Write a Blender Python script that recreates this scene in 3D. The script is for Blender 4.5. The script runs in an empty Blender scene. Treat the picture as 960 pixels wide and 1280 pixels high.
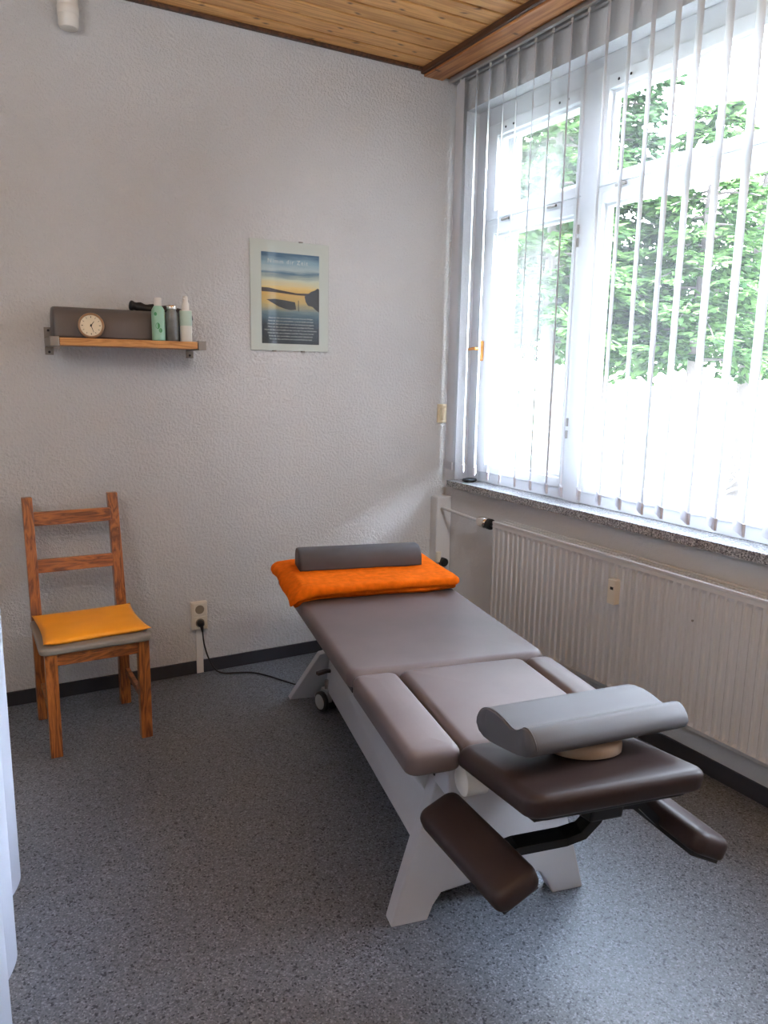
import bpy, bmesh, math, random
from mathutils import Vector, Matrix, noise as mnoise
PI = math.pi
R = math.radians
random.seed(7)
scn = bpy.context.scene
COL = scn.collection

# ------------------------------------------------------------------ materials
def new_mat(name):
    m = bpy.data.materials.new(name)
    m.use_nodes = True
    nt = m.node_tree
    return m, nt, nt.nodes['Principled BSDF'], nt.nodes['Material Output']

def N(nt, kind, **kw):
    n = nt.nodes.new(kind)
    for k, val in kw.items():
        if k in n.inputs.keys():
            n.inputs[k].default_value = val
        else:
            setattr(n, k, val)
    return n

def ramp(nt, stops, interp='LINEAR'):
    n = nt.nodes.new('ShaderNodeValToRGB')
    cr = n.color_ramp
    cr.interpolation = interp
    while len(cr.elements) < len(stops):
        cr.elements.new(0.5)
    for e, (p, c) in zip(cr.elements, stops):
        e.position = p
        e.color = (*c, 1) if len(c) == 3 else c
    return n

def rgb(h):
    """sRGB 0-255 triple to linear"""
    out = []
    for c in h:
        c /= 255.0
        out.append(c / 12.92 if c <= 0.04045 else ((c + 0.055) / 1.055) ** 2.4)
    return tuple(out)

def simple(name, col, rough=0.5, metal=0.0, bump=0.0, bscale=200, vary=0.0, vscale=8, spec=0.5, coat=0.0, sheen=0.0):
    m, nt, b, out = new_mat(name)
    b.inputs['Base Color'].default_value = (*col, 1)
    b.inputs['Roughness'].default_value = rough
    b.inputs['Metallic'].default_value = metal
    b.inputs['Specular IOR Level'].default_value = spec
    b.inputs['Coat Weight'].default_value = coat
    b.inputs['Sheen Weight'].default_value = sheen
    tc = N(nt, 'ShaderNodeTexCoord')
    if bump:
        n = N(nt, 'ShaderNodeTexNoise', Scale=bscale, Detail=3.0)
        nt.links.new(tc.outputs['Object'], n.inputs['Vector'])
        bp = N(nt, 'ShaderNodeBump', Strength=bump, Distance=0.002)
        nt.links.new(n.outputs['Fac'], bp.inputs['Height'])
        nt.links.new(bp.outputs['Normal'], b.inputs['Normal'])
    n = N(nt, 'ShaderNodeTexNoise', Scale=vscale, Detail=4.0)
    nt.links.new(tc.outputs['Object'], n.inputs['Vector'])
    a = max(vary, 0.02)
    r = ramp(nt, [(0.25, tuple(c * (1 - a) for c in col)), (0.75, tuple(min(1, c * (1 + a)) for c in col))])
    nt.links.new(n.outputs['Fac'], r.inputs['Fac'])
    nt.links.new(r.outputs['Color'], b.inputs['Base Color'])
    return m

def plaster(name, col, strength=0.8, scale=70):
    m, nt, b, out = new_mat(name)
    tc = N(nt, 'ShaderNodeTexCoord')
    n1 = N(nt, 'ShaderNodeTexNoise', Scale=scale, Detail=4.0, Roughness=0.6)
    n2 = N(nt, 'ShaderNodeTexNoise', Scale=scale * 0.35, Detail=2.0, Distortion=0.6)
    n3 = N(nt, 'ShaderNodeTexNoise', Scale=1.6, Detail=3.0)
    for n in (n1, n2, n3):
        nt.links.new(tc.outputs['Object'], n.inputs['Vector'])
    rr = ramp(nt, [(0.42, (0, 0, 0)), (0.62, (1, 1, 1))])
    nt.links.new(n1.outputs['Fac'], rr.inputs['Fac'])
    mx = N(nt, 'ShaderNodeMath', operation='ADD')
    nt.links.new(rr.outputs['Color'], mx.inputs[0])
    nt.links.new(n2.outputs['Fac'], mx.inputs[1])
    bp = N(nt, 'ShaderNodeBump', Strength=strength, Distance=0.004)
    nt.links.new(mx.outputs[0], bp.inputs['Height'])
    nt.links.new(bp.outputs['Normal'], b.inputs['Normal'])
    r = ramp(nt, [(0.3, tuple(c * 0.95 for c in col)), (0.7, tuple(c * 1.04 for c in col))])
    nt.links.new(n3.outputs['Fac'], r.inputs['Fac'])
    nt.links.new(r.outputs['Color'], b.inputs['Base Color'])
    b.inputs['Roughness'].default_value = 0.9
    b.inputs['Specular IOR Level'].default_value = 0.2
    return m

def wood(name, light, dark, axis=(1, 9, 9), scale=3.0, rough=0.5, knots=0.0, island=0.0, knot_col=(0.09, 0.035, 0.012), coat=0.0):
    m, nt, b, out = new_mat(name)
    tc = N(nt, 'ShaderNodeTexCoord')
    mp = N(nt, 'ShaderNodeMapping')
    mp.inputs['Scale'].default_value = axis
    nt.links.new(tc.outputs['Object'], mp.inputs['Vector'])
    vec = mp.outputs['Vector']
    geo = N(nt, 'ShaderNodeNewGeometry')
    if island:
        ad = N(nt, 'ShaderNodeVectorMath', operation='ADD')
        sc = N(nt, 'ShaderNodeVectorMath', operation='SCALE')
        sc.inputs['Scale'].default_value = 37.0
        cx = N(nt, 'ShaderNodeCombineXYZ')
        for i in range(3):
            nt.links.new(geo.outputs['Random Per Island'], cx.inputs[i])
        nt.links.new(cx.outputs[0], sc.inputs[0])
        nt.links.new(vec, ad.inputs[0])
        nt.links.new(sc.outputs[0], ad.inputs[1])
        vec = ad.outputs[0]
    n1 = N(nt, 'ShaderNodeTexNoise', Scale=scale, Detail=5.0, Distortion=1.2)
    nt.links.new(vec, n1.inputs['Vector'])
    wv = N(nt, 'ShaderNodeMath', operation='MULTIPLY')
    wv.inputs[1].default_value = 5.0
    nt.links.new(n1.outputs['Fac'], wv.inputs[0])
    fr = N(nt, 'ShaderNodeMath', operation='PINGPONG')
    fr.inputs[1].default_value = 0.5
    nt.links.new(wv.outputs[0], fr.inputs[0])
    r = ramp(nt, [(0.0, dark), (0.22, tuple(0.5 * (a + c) for a, c in zip(light, dark))), (0.5, light)])
    nt.links.new(fr.outputs[0], r.inputs['Fac'])
    col = r.outputs['Color']
    if island:
        hs = N(nt, 'ShaderNodeHueSaturation')
        mr = N(nt, 'ShaderNodeMapRange')
        mr.inputs['To Min'].default_value = 1 - island
        mr.inputs['To Max'].default_value = 1 + island
        nt.links.new(geo.outputs['Random Per Island'], mr.inputs['Value'])
        nt.links.new(mr.outputs[0], hs.inputs['Value'])
        nt.links.new(col, hs.inputs['Color'])
        col = hs.outputs['Color']
    if knots:
        vo = N(nt, 'ShaderNodeTexVoronoi', Scale=knots, voronoi_dimensions='2D')
        mp2 = N(nt, 'ShaderNodeMapping')
        mp2.inputs['Scale'].default_value = (0.75, 1.4, 1)
        wn = N(nt, 'ShaderNodeTexNoise', Scale=3.0)
        nt.links.new(tc.outputs['Object'], wn.inputs['Vector'])
        wa = N(nt, 'ShaderNodeVectorMath', operation='MULTIPLY_ADD')
        wa.inputs[1].default_value = (0.12, 0.12, 0)
        nt.links.new(wn.outputs['Color'], wa.inputs[0])
        nt.links.new(tc.outputs['Object'], wa.inputs[2])
        nt.links.new(wa.outputs[0], mp2.inputs['Vector'])
        nt.links.new(mp2.outputs[0], vo.inputs['Vector'])
        kr = ramp(nt, [(0.03, (0.85, 0.85, 0.85)), (0.06, (0.4, 0.4, 0.4)), (0.10, (0, 0, 0))])
        nt.links.new(vo.outputs['Distance'], kr.inputs['Fac'])
        mix = N(nt, 'ShaderNodeMixRGB')
        mix.inputs['Color2'].default_value = (*knot_col, 1)
        nt.links.new(kr.outputs['Color'], mix.inputs['Fac'])
        nt.links.new(col, mix.inputs['Color1'])
        col = mix.outputs[0]
    nt.links.new(col, b.inputs['Base Color'])
    b.inputs['Roughness'].default_value = rough
    b.inputs['Coat Weight'].default_value = coat
    return m

def floor_mat():
    m, nt, b, out = new_mat('speckled_vinyl')
    tc = N(nt, 'ShaderNodeTexCoord')
    v1 = N(nt, 'ShaderNodeTexVoronoi', Scale=230.0)
    v2 = N(nt, 'ShaderNodeTexVoronoi', Scale=170.0)
    n3 = N(nt, 'ShaderNodeTexNoise', Scale=1.2, Detail=3.0)
    for n in (v1, v2, n3):
        nt.links.new(tc.outputs['Object'], n.inputs['Vector'])
    s1 = N(nt, 'ShaderNodeSeparateColor')
    nt.links.new(v1.outputs['Color'], s1.inputs[0])
    r1 = ramp(nt, [(0.0, rgb((72, 76, 83))), (0.2, rgb((93, 97, 104))), (0.5, rgb((103, 107, 114))), (0.82, rgb((113, 117, 124))), (0.95, rgb((136, 140, 148)))])
    nt.links.new(s1.outputs[0], r1.inputs['Fac'])
    s2 = N(nt, 'ShaderNodeSeparateColor')
    nt.links.new(v2.outputs['Color'], s2.inputs[0])
    r2 = ramp(nt, [(0.0, (1, 1, 1)), (0.06, (1, 1, 1)), (0.07, (0, 0, 0))], 'CONSTANT')
    nt.links.new(s2.outputs[1], r2.inputs['Fac'])
    mix = N(nt, 'ShaderNodeMixRGB')
    mix.inputs['Color2'].default_value = (*rgb((52, 57, 64)), 1)
    nt.links.new(r2.outputs['Color'], mix.inputs['Fac'])
    nt.links.new(r1.outputs['Color'], mix.inputs['Color1'])
    r3 = ramp(nt, [(0.3, (0.93, 0.93, 0.93)), (0.7, (1.05, 1.05, 1.05))])
    nt.links.new(n3.outputs['Fac'], r3.inputs['Fac'])
    mul = N(nt, 'ShaderNodeMixRGB', blend_type='MULTIPLY')
    mul.inputs['Fac'].default_value = 1.0
    nt.links.new(mix.outputs[0], mul.inputs['Color1'])
    nt.links.new(r3.outputs['Color'], mul.inputs['Color2'])
    nt.links.new(mul.outputs[0], b.inputs['Base Color'])
    b.inputs['Roughness'].default_value = 0.42
    b.inputs['Specular IOR Level'].default_value = 0.45
    bp = N(nt, 'ShaderNodeBump', Strength=0.12, Distance=0.001)
    nt.links.new(v1.outputs['Distance'], bp.inputs['Height'])
    nt.links.new(bp.outputs['Normal'], b.inputs['Normal'])
    return m

def granite_mat():
    m, nt, b, out = new_mat('granite')
    tc = N(nt, 'ShaderNodeTexCoord')
    v1 = N(nt, 'ShaderNodeTexVoronoi', Scale=190.0)
    nt.links.new(tc.outputs['Object'], v1.inputs['Vector'])
    s1 = N(nt, 'ShaderNodeSeparateColor')
    nt.links.new(v1.outputs['Color'], s1.inputs[0])
    r1 = ramp(nt, [(0.0, rgb((58, 58, 60))), (0.3, rgb((110, 110, 112))), (0.6, rgb((146, 146, 147))), (0.9, rgb((190, 190, 188)))])
    nt.links.new(s1.outputs[0], r1.inputs['Fac'])
    nt.links.new(r1.outputs['Color'], b.inputs['Base Color'])
    b.inputs['Roughness'].default_value = 0.3
    return m

def leather(name, col, rough=0.42, spec=0.5):
    m, nt, b, out = new_mat(name)
    tc = N(nt, 'ShaderNodeTexCoord')
    v = N(nt, 'ShaderNodeTexVoronoi', Scale=420.0)
    n = N(nt, 'ShaderNodeTexNoise', Scale=5.0, Detail=3.0)
    nt.links.new(tc.outputs['Object'], v.inputs['Vector'])
    nt.links.new(tc.outputs['Object'], n.inputs['Vector'])
    bp = N(nt, 'ShaderNodeBump', Strength=0.12, Distance=0.0006)
    nt.links.new(v.outputs['Distance'], bp.inputs['Height'])
    nt.links.new(bp.outputs['Normal'], b.inputs['Normal'])
    r = ramp(nt, [(0.3, tuple(c * 0.9 for c in col)), (0.7, tuple(c * 1.1 for c in col))])
    nt.links.new(n.outputs['Fac'], r.inputs['Fac'])
    nt.links.new(r.outputs['Color'], b.inputs['Base Color'])
    b.inputs['Roughness'].default_value = rough
    b.inputs['Specular IOR Level'].default_value = spec
    return m

def slat_mat(name, col, trans=0.45):
    m, nt, b, out = new_mat(name)
    nt.nodes.remove(b)
    d = N(nt, 'ShaderNodeBsdfDiffuse')
    t = N(nt, 'ShaderNodeBsdfTranslucent')
    d.inputs['Color'].default_value = (*col, 1)
    t.inputs['Color'].default_value = (*col, 1)
    tc = N(nt, 'ShaderNodeTexCoord')
    w = N(nt, 'ShaderNodeTexNoise', Scale=350.0, Detail=2.0)
    nt.links.new(tc.outputs['Object'], w.inputs['Vector'])
    bp = N(nt, 'ShaderNodeBump', Strength=0.15, Distance=0.0008)
    nt.links.new(w.outputs['Fac'], bp.inputs['Height'])
    nt.links.new(bp.outputs['Normal'], d.inputs['Normal'])
    mx = N(nt, 'ShaderNodeMixShader')
    mx.inputs[0].default_value = trans
    nt.links.new(d.outputs[0], mx.inputs[1])
    nt.links.new(t.outputs[0], mx.inputs[2])
    nt.links.new(mx.outputs[0], out.inputs['Surface'])
    return m

def glass_mat(name, veil=0.1, tint=(1, 1, 1), gloss=0.05):
    """thin pane: see-through, a little mirror, a little milky to imitate haze and glare"""
    m, nt, b, out = new_mat(name)
    nt.nodes.remove(b)
    t = N(nt, 'ShaderNodeBsdfTransparent')
    t.inputs['Color'].default_value = (*tint, 1)
    g = N(nt, 'ShaderNodeBsdfGlossy')
    g.inputs['Roughness'].default_value = 0.03
    tl = N(nt, 'ShaderNodeBsdfTranslucent')
    tl.inputs['Color'].default_value = (0.95, 0.97, 1.0, 1)
    tc = N(nt, 'ShaderNodeTexCoord')
    n = N(nt, 'ShaderNodeTexNoise', Scale=2.0, Detail=3.0)
    nt.links.new(tc.outputs['Object'], n.inputs['Vector'])
    mr = N(nt, 'ShaderNodeMapRange')
    mr.inputs['To Min'].default_value = veil * 0.7
    mr.inputs['To Max'].default_value = veil * 1.3
    nt.links.new(n.outputs['Fac'], mr.inputs['Value'])
    m1 = N(nt, 'ShaderNodeMixShader')
    nt.links.new(mr.outputs[0], m1.inputs[0])
    nt.links.new(t.outputs[0], m1.inputs[1])
    nt.links.new(tl.outputs[0], m1.inputs[2])
    lw = N(nt, 'ShaderNodeFresnel')
    lw.inputs['IOR'].default_value = 1.3
    ml = N(nt, 'ShaderNodeMath', operation='MULTIPLY')
    ml.inputs[1].default_value = gloss * 10
    nt.links.new(lw.outputs[0], ml.inputs[0])
    m2 = N(nt, 'ShaderNodeMixShader')
    nt.links.new(ml.outputs[0], m2.inputs[0])
    nt.links.new(m1.outputs[0], m2.inputs[1])
    nt.links.new(g.outputs[0], m2.inputs[2])
    nt.links.new(m2.outputs[0], out.inputs['Surface'])
    return m

def leaf_mat(name, c0, c1):
    m, nt, b, out = new_mat(name)
    nt.nodes.remove(b)
    geo = N(nt, 'ShaderNodeNewGeometry')
    r = ramp(nt, [(0.0, c0), (1.0, c1)])
    nt.links.new(geo.outputs['Random Per Island'], r.inputs['Fac'])
    d = N(nt, 'ShaderNodeBsdfDiffuse')
    t = N(nt, 'ShaderNodeBsdfTranslucent')
    nt.links.new(r.outputs['Color'], d.inputs['Color'])
    nt.links.new(r.outputs['Color'], t.inputs['Color'])
    mx = N(nt, 'ShaderNodeMixShader')
    mx.inputs[0].default_value = 0.35
    nt.links.new(d.outputs[0], mx.inputs[1])
    nt.links.new(t.outputs[0], mx.inputs[2])
    nt.links.new(mx.outputs[0], out.inputs['Surface'])
    return m

def grass_mat():
    m, nt, b, out = new_mat('lawn_green')
    tc = N(nt, 'ShaderNodeTexCoord')
    n = N(nt, 'ShaderNodeTexNoise', Scale=0.9, Detail=6.0, Roughness=0.7)
    nt.links.new(tc.outputs['Object'], n.inputs['Vector'])
    r = ramp(nt, [(0.35, (0.05, 0.085, 0.035)), (0.5, (0.11, 0.13, 0.085)), (0.65, (0.20, 0.20, 0.17))])
    nt.links.new(n.outputs['Fac'], r.inputs['Fac'])
    nt.links.new(r.outputs['Color'], b.inputs['Base Color'])
    b.inputs['Roughness'].default_value = 1.0
    b.inputs['Specular IOR Level'].default_value = 0.0
    return m

M = {}
M['wall'] = plaster('rough_plaster', rgb((203, 203, 203)))
M['wall_smooth'] = plaster('painted_plaster', rgb((207, 207, 208)), 0.25, 60)
M['floor'] = floor_mat()
M['ceil'] = wood('pine_boards', rgb((222, 168, 104)), rgb((190, 134, 74)), (0.35, 6, 6), 2.2, 0.45, 5.6, 0.10)
M['beam'] = wood('pine_beam', rgb((196, 138, 82)), rgb((150, 92, 46)), (6, 0.3, 6), 2.0, 0.45, 4.6, 0.05)
M['dark_wood'] = wood('dark_stained_wood', rgb((92, 58, 36)), rgb((56, 34, 22)), (6, 0.5, 6), 2.0, 0.5)
M['skirting'] = simple('dark_skirting', rgb((48, 48, 54)), 0.45, vary=0.08)
M['white_paint'] = simple('white_gloss_paint', rgb((204, 206, 209)), 0.35, vary=0.02, bump=0.05, bscale=60)
M['white_plastic'] = simple('white_plastic', rgb((222, 218, 210)), 0.4)
M['cream_plastic'] = simple('cream_plastic', rgb((205, 190, 160)), 0.4)
M['ivory_plastic'] = simple('ivory_plastic', rgb((214, 206, 190)), 0.4)
M['rad'] = simple('radiator_enamel', rgb((192, 193, 194)), 0.35)
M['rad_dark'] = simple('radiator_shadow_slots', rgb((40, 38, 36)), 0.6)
M['granite'] = granite_mat()
M['slat'] = slat_mat('white_blind_fabric', rgb((212, 213, 217)), 0.07)
M['slat_weight'] = slat_mat('grey_blind_hem', rgb((206, 206, 212)), 0.06)
M['alu'] = simple('aluminium', rgb((190, 190, 190)), 0.35, 0.7)
M['glass'] = glass_mat('hazy_window_glass', 0.0035)  # faint milky veil imitates glare haze on the panes
M['brown_leather'] = leather('brown_leatherette', rgb((99, 89, 88)), 0.44, 0.3)
M['dark_brown_leather'] = leather('dark_brown_leatherette', rgb((46, 35, 34)), 0.48, 0.3)
M['grey_leather'] = leather('grey_leatherette', rgb((80, 79, 82)), 0.6, 0.3)
M['grey_dark_leather'] = leather('dark_grey_leatherette', rgb((92, 86, 84)), 0.45)
M['tan'] = leather('tan_leatherette', rgb((160, 138, 118)), 0.6)
M['base_white'] = simple('white_powder_coat', rgb((188, 186, 187)), 0.4, bump=0.05, bscale=500)
M['black_metal'] = simple('black_steel', rgb((24, 24, 26)), 0.4, 0.3)
M['black'] = simple('black_rubber', rgb((18, 18, 19)), 0.5)
M['grey_plastic'] = simple('grey_plastic', rgb((150, 150, 150)), 0.4)
M['brown_plastic'] = simple('brown_plastic', rgb((74, 58, 52)), 0.45)
M['towel'] = simple('orange_terry', rgb((230, 108, 18)), 0.95, bump=1.0, bscale=190, vary=0.16, vscale=36, spec=0.05)
M['cushion_orange'] = simple('orange_leatherette', rgb((240, 152, 26)), 0.45, bump=0.05, vary=0.05, vscale=10)
M['chair_wood'] = wood('varnished_pine', rgb((178, 106, 48)), rgb((104, 52, 22)), (8, 8, 1.0), 2.4, 0.32, coat=0.3)
M['chair_wood_x'] = wood('varnished_pine_rail', rgb((178, 104, 48)), rgb((100, 50, 22)), (1.5, 8, 9), 2.6, 0.32, coat=0.3)
M['seat_grey'] = simple('grey_seat_edge', rgb((128, 120, 110)), 0.5)
M['shelf_wood'] = wood('shelf_oak', rgb((206, 150, 88)), rgb((170, 112, 58)), (1, 8, 8), 2.2, 0.4)
M['steel'] = simple('brushed_steel', rgb((140, 134, 128)), 0.35, 0.8)
M['chrome'] = simple('chrome', rgb((220, 214, 206)), 0.15, 0.9)
M['bottle_green'] = simple('frosted_green_plastic', rgb((150, 196, 172)), 0.35, vary=0.06)
M['leaf_green'] = simple('green_leaf_print', rgb((72, 150, 96)), 0.4)
M['bottle_clear'] = simple('smoky_clear_plastic', rgb((106, 108, 104)), 0.12, vary=0.2, vscale=30, coat=0.5)
M['bottle_white'] = simple('white_bottle_plastic', rgb((216, 216, 206)), 0.35)
M['label_pale'] = simple('pale_green_label', rgb((182, 204, 188)), 0.4)
M['clock_face'] = simple('cream_clock_face', rgb((222, 208, 178)), 0.5)
M['clock_ring'] = simple('copper_clock_rim', rgb((156, 122, 90)), 0.35, 0.3)
M['mat_board'] = simple('pale_mount_board', rgb((202, 205, 200)), 0.5)
M['copper'] = simple('copper_metal', rgb((206, 140, 74)), 0.35, 0.6)
M['curtain'] = slat_mat('white_curtain_cloth', rgb((166, 171, 184)), 0.12)
M['bark'] = simple('tree_bark', rgb((84, 78, 78)), 0.9, vary=0.2)
M['fir'] = leaf_mat('fir_needles', (0.012, 0.030, 0.012), (0.10, 0.19, 0.06))
M['fir_dark'] = leaf_mat('dark_fir_needles', (0.010, 0.020, 0.012), (0.07, 0.13, 0.055))
M['grass'] = grass_mat()
M['facade'] = simple('white_render', rgb((235, 235, 232)), 0.9)

# ------------------------------------------------------------------ mesh helpers
def obj(name, bm, mat, parent=None, smooth=False, loc=None, rot=None, auto=None):
    bmesh.ops.recalc_face_normals(bm, faces=bm.faces[:])
    me = bpy.data.meshes.new(name)
    bm.to_mesh(me)
    bm.free()
    o = bpy.data.objects.new(name, me)
    COL.objects.link(o)
    for mm in (mat if isinstance(mat, (list, tuple)) else [mat]):
        me.materials.append(mm)
    if smooth:
        for p in me.polygons:
            p.use_smooth = True
        if auto:
            me.set_sharp_from_angle(angle=R(auto))
    if parent:
        o.parent = parent
    if loc:
        o.location = loc
    if rot:
        o.rotation_euler = rot
    return o

def thing(name, label, cat, loc=(0, 0, 0), rz=0.0, group=None):
    o = bpy.data.objects.new(name, None)
    o.empty_display_size = 0.1
    COL.objects.link(o)
    o.location = loc
    o.rotation_euler = (0, 0, rz)
    tag(o, label, cat, group)
    return o

def tag(o, label, cat, group=None):
    o['label'] = label
    o['category'] = cat
    if group:
        o['group'] = group
    return o

def struct(name, bm, mat, parent=None, **kw):
    o = obj(name, bm, mat, parent, **kw)
    if parent is None:
        o['kind'] = 'structure'
    return o

def box(bm, x0, x1, y0, y1, z0, z1, bev=0.0, mat=None):
    res = bmesh.ops.create_cube(bm, size=1.0)
    vs = res['verts']
    for v in vs:
        v.co = Vector(((x0 + x1) / 2 + v.co.x * (x1 - x0), (y0 + y1) / 2 + v.co.y * (y1 - y0), (z0 + z1) / 2 + v.co.z * (z1 - z0)))
    if bev:
        es = list({e for v in vs for e in v.link_edges})
        bmesh.ops.bevel(bm, geom=es, offset=bev, segments=2, affect='EDGES', profile=0.6)
    return vs

def new():
    return bmesh.new()

def boxbm(*a, **k):
    bm = new()
    box(bm, *a, **k)
    return bm

def hull_bm(pa, pb):
    """loft between two polygons of the same count (lists of 3-D points)"""
    bm = new()
    a = [bm.verts.new(p) for p in pa]
    b = [bm.verts.new(p) for p in pb]
    n = len(a)
    bm.faces.new(a)
    bm.faces.new(list(reversed(b)))
    for i in range(n):
        bm.faces.new([a[i], b[i], b[(i + 1) % n], a[(i + 1) % n]])
    return bm

def bevel_all(bm, off, seg=2, ang=20):
    bmesh.ops.recalc_face_normals(bm, faces=bm.faces[:])
    es = [e for e in bm.edges if len(e.link_faces) == 2 and e.calc_face_angle(0) > R(ang)]
    bmesh.ops.bevel(bm, geom=es, offset=off, segments=seg, affect='EDGES', profile=0.6)
    return bm

def tube(bm, pts, rad, seg=10, cap=True):
    pts = [Vector(p) for p in pts]
    rads = rad if isinstance(rad, (list, tuple)) else [rad] * len(pts)
    rings = []
    prev = None
    for i, p in enumerate(pts):
        if i == 0:
            d = pts[1] - p
        elif i == len(pts) - 1:
            d = p - pts[i - 1]
        else:
            d = (pts[i + 1] - p).normalized() + (p - pts[i - 1]).normalized()
        d.normalize()
        if prev is None:
            up = Vector((0, 0, 1)) if abs(d.z) < 0.9 else Vector((1, 0, 0))
            a = d.cross(up).normalized()
        else:
            a = (prev - d * prev.dot(d)).normalized()
        prev = a
        b = d.cross(a)
        rings.append([bm.verts.new(p + (a * math.cos(2 * PI * k / seg) + b * math.sin(2 * PI * k / seg)) * rads[i]) for k in range(seg)])
    for r0, r1 in zip(rings, rings[1:]):
        for k in range(seg):
            bm.faces.new([r0[k], r0[(k + 1) % seg], r1[(k + 1) % seg], r1[k]])
    if cap:
        bm.faces.new(list(reversed(rings[0])))
        bm.faces.new(rings[-1])
    return bm

def spline(pts, n=8):
    pts = [Vector(p) for p in pts]
    P = [pts[0]] + pts + [pts[-1]]
    out = []
    for i in range(1, len(P) - 2):
        p0, p1, p2, p3 = P[i - 1:i + 3]
        for k in range(n):
            t = k / n
            out.append(0.5 * ((2 * p1) + (p2 - p0) * t + (2 * p0 - 5 * p1 + 4 * p2 - p3) * t * t + (3 * p1 - p0 - 3 * p2 + p3) * t ** 3))
    out.append(pts[-1])
    return out

def lathe(bm, prof, seg=24, c=(0, 0, 0), axis='z'):
    """prof: (r, h) pairs"""
    rings = []
    for r, h in prof:
        ring = []
        for k in range(seg):
            a = 2 * PI * k / seg
            x, y = r * math.cos(a), r * math.sin(a)
            if axis == 'z':
                p = (x, y, h)
            elif axis == 'y':
                p = (x, h, y)
            else:
                p = (h, x, y)
            ring.append(bm.verts.new((c[0] + p[0], c[1] + p[1], c[2] + p[2])))
        rings.append(ring)
    for r0, r1 in zip(rings, rings[1:]):
        for k in range(seg):
            bm.faces.new([r0[k], r0[(k + 1) % seg], r1[(k + 1) % seg], r1[k]])
    bm.faces.new(list(reversed(rings[0])))
    bm.faces.new(rings[-1])
    return bm

def rrect(cx, cy, lx, ly, r, inset=0.0, n=6):
    hx, hy = lx / 2 - inset, ly / 2 - inset
    r = max(min(r - inset * 0.6, hx * 0.98, hy * 0.98), 0.002)
    pts = []
    for (sx, sy, a0) in ((1, 1, 0), (-1, 1, 90), (-1, -1, 180), (1, -1, 270)):
        for k in range(n + 1):
            a = R(a0 + 90 * k / n)
            pts.append((cx + sx * (hx - r) + r * math.cos(a), cy + sy * (hy - r) + r * math.sin(a)))
    return pts

def pad(u0, u1, w0, w1, z0, z1, rc=0.035, re=0.022, puff=0.004, n=6, fn=None, rb=0.012):
    """upholstered pad with rounded corners and rolled edges"""
    bm = new()
    cx, cy, lx, ly = (u0 + u1) / 2, (w0 + w1) / 2, u1 - u0, w1 - w0
    layers = [(rb * 1.4 + 0.02, z0), (rb, z0)]
    for k in range(1, 4):
        a = PI / 2 * k / 3
        layers.append((rb * (1 - math.sin(a)), z0 + rb * (1 - math.cos(a))))
    for k in range(0, 6):
        a = PI / 2 * k / 5
        layers.append((re * (1 - math.cos(a)), z1 - puff - re + re * math.sin(a)))
    m = min(lx, ly) / 2
    for f in (0.35, 0.6, 0.85):
        ins = re + (m - re) * f
        layers.append((ins, z1 - puff + puff * math.sin(PI / 2 * f)))
    rings = []
    for ins, z in layers:
        ring = []
        for (x, y) in rrect(cx, cy, lx, ly, rc, ins, n):
            p = Vector((x, y, z))
            if fn:
                p = fn(p)
            ring.append(bm.verts.new(p))
        rings.append(ring)
    k = len(rings[0])
    for a, b in zip(rings, rings[1:]):
        for i in range(k):
            bm.faces.new([a[i], a[(i + 1) % k], b[(i + 1) % k], b[i]])
    bm.faces.new(list(reversed(rings[0])))
    bm.faces.new(rings[-1])
    return bm

def text_mesh(name, s, size, mat, parent, mtx, align='CENTER', ext=0.0, space=1.0):
    cu = bpy.data.curves.new(name, 'FONT')
    cu.body = s
    cu.size = size
    cu.align_x = align
    cu.extrude = ext
    cu.space_character = space
    cu.resolution_u = 2
    tmp = bpy.data.objects.new(name + '_tmp', cu)
    COL.objects.link(tmp)
    bpy.context.view_layer.update()
    me = bpy.data.meshes.new_from_object(tmp.evaluated_get(bpy.context.evaluated_depsgraph_get()))
    COL.objects.unlink(tmp)
    bpy.data.objects.remove(tmp)
    me.transform(mtx)
    return me

# ------------------------------------------------------------------ room shell
CEIL = 3.2
XL, YF = -3.7, -5.2
WT = 0.36          # thickness of the window wall
WY0, WY1 = -0.095, -2.5     # window opening along the wall
WZ0, WZ1 = 0.925, 3.0

struct('floor', boxbm(XL - 0.2, WT, YF - 0.2, 0.2, -0.2, 0.0), M['floor'])

bm = new()
y = 0.0
k = 0
while y > YF:
    y1 = max(y - 0.122, YF)
    box(bm, XL, 0.0, y1 + 0.015, y - 0.001, CEIL, CEIL + 0.02, 0.004)
    y = y1
ceiling = struct('ceiling', bm, M['ceil'])
struct('ceiling_slab', boxbm(XL - 0.2, WT + 0.15, YF - 0.2, 0.2, CEIL + 0.021, CEIL + 0.25), M['dark_wood'], ceiling)

struct('wall_back', boxbm(XL - 0.2, WT, 0.0, 0.2, 0, CEIL + 0.02), M['wall'])
struct('wall_left', boxbm(XL - 0.2, XL, YF, 0.0, 0, CEIL + 0.02), M['wall_smooth'])
struct('wall_front', boxbm(XL - 0.2, WT, YF - 0.2, YF, 0, CEIL + 0.02), M['wall_smooth'])
bm = new()
box(bm, 0, WT, YF, 0, 0, WZ0)
box(bm, 0, WT, YF, 0, WZ1, CEIL + 0.02)
box(bm, 0, WT, WY0, 0, WZ0, WZ1)
W2A, W2B = -2.80, -3.30      # second window, out of view, added to let in fill light
box(bm, 0, WT, W2A, WY1, WZ0, WZ1)
box(bm, 0, WT, YF, W2B, WZ0, WZ1)
struct('wall_right', bm, M['wall_smooth'])

struct('baseboard_back', boxbm(XL, 0, -0.012, 0, 0, 0.07, bev=0.003), M['skirting'])
struct('baseboard_right', boxbm(-0.012, 0, YF, -0.012, 0, 0.072, bev=0.003), M['skirting'])
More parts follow.
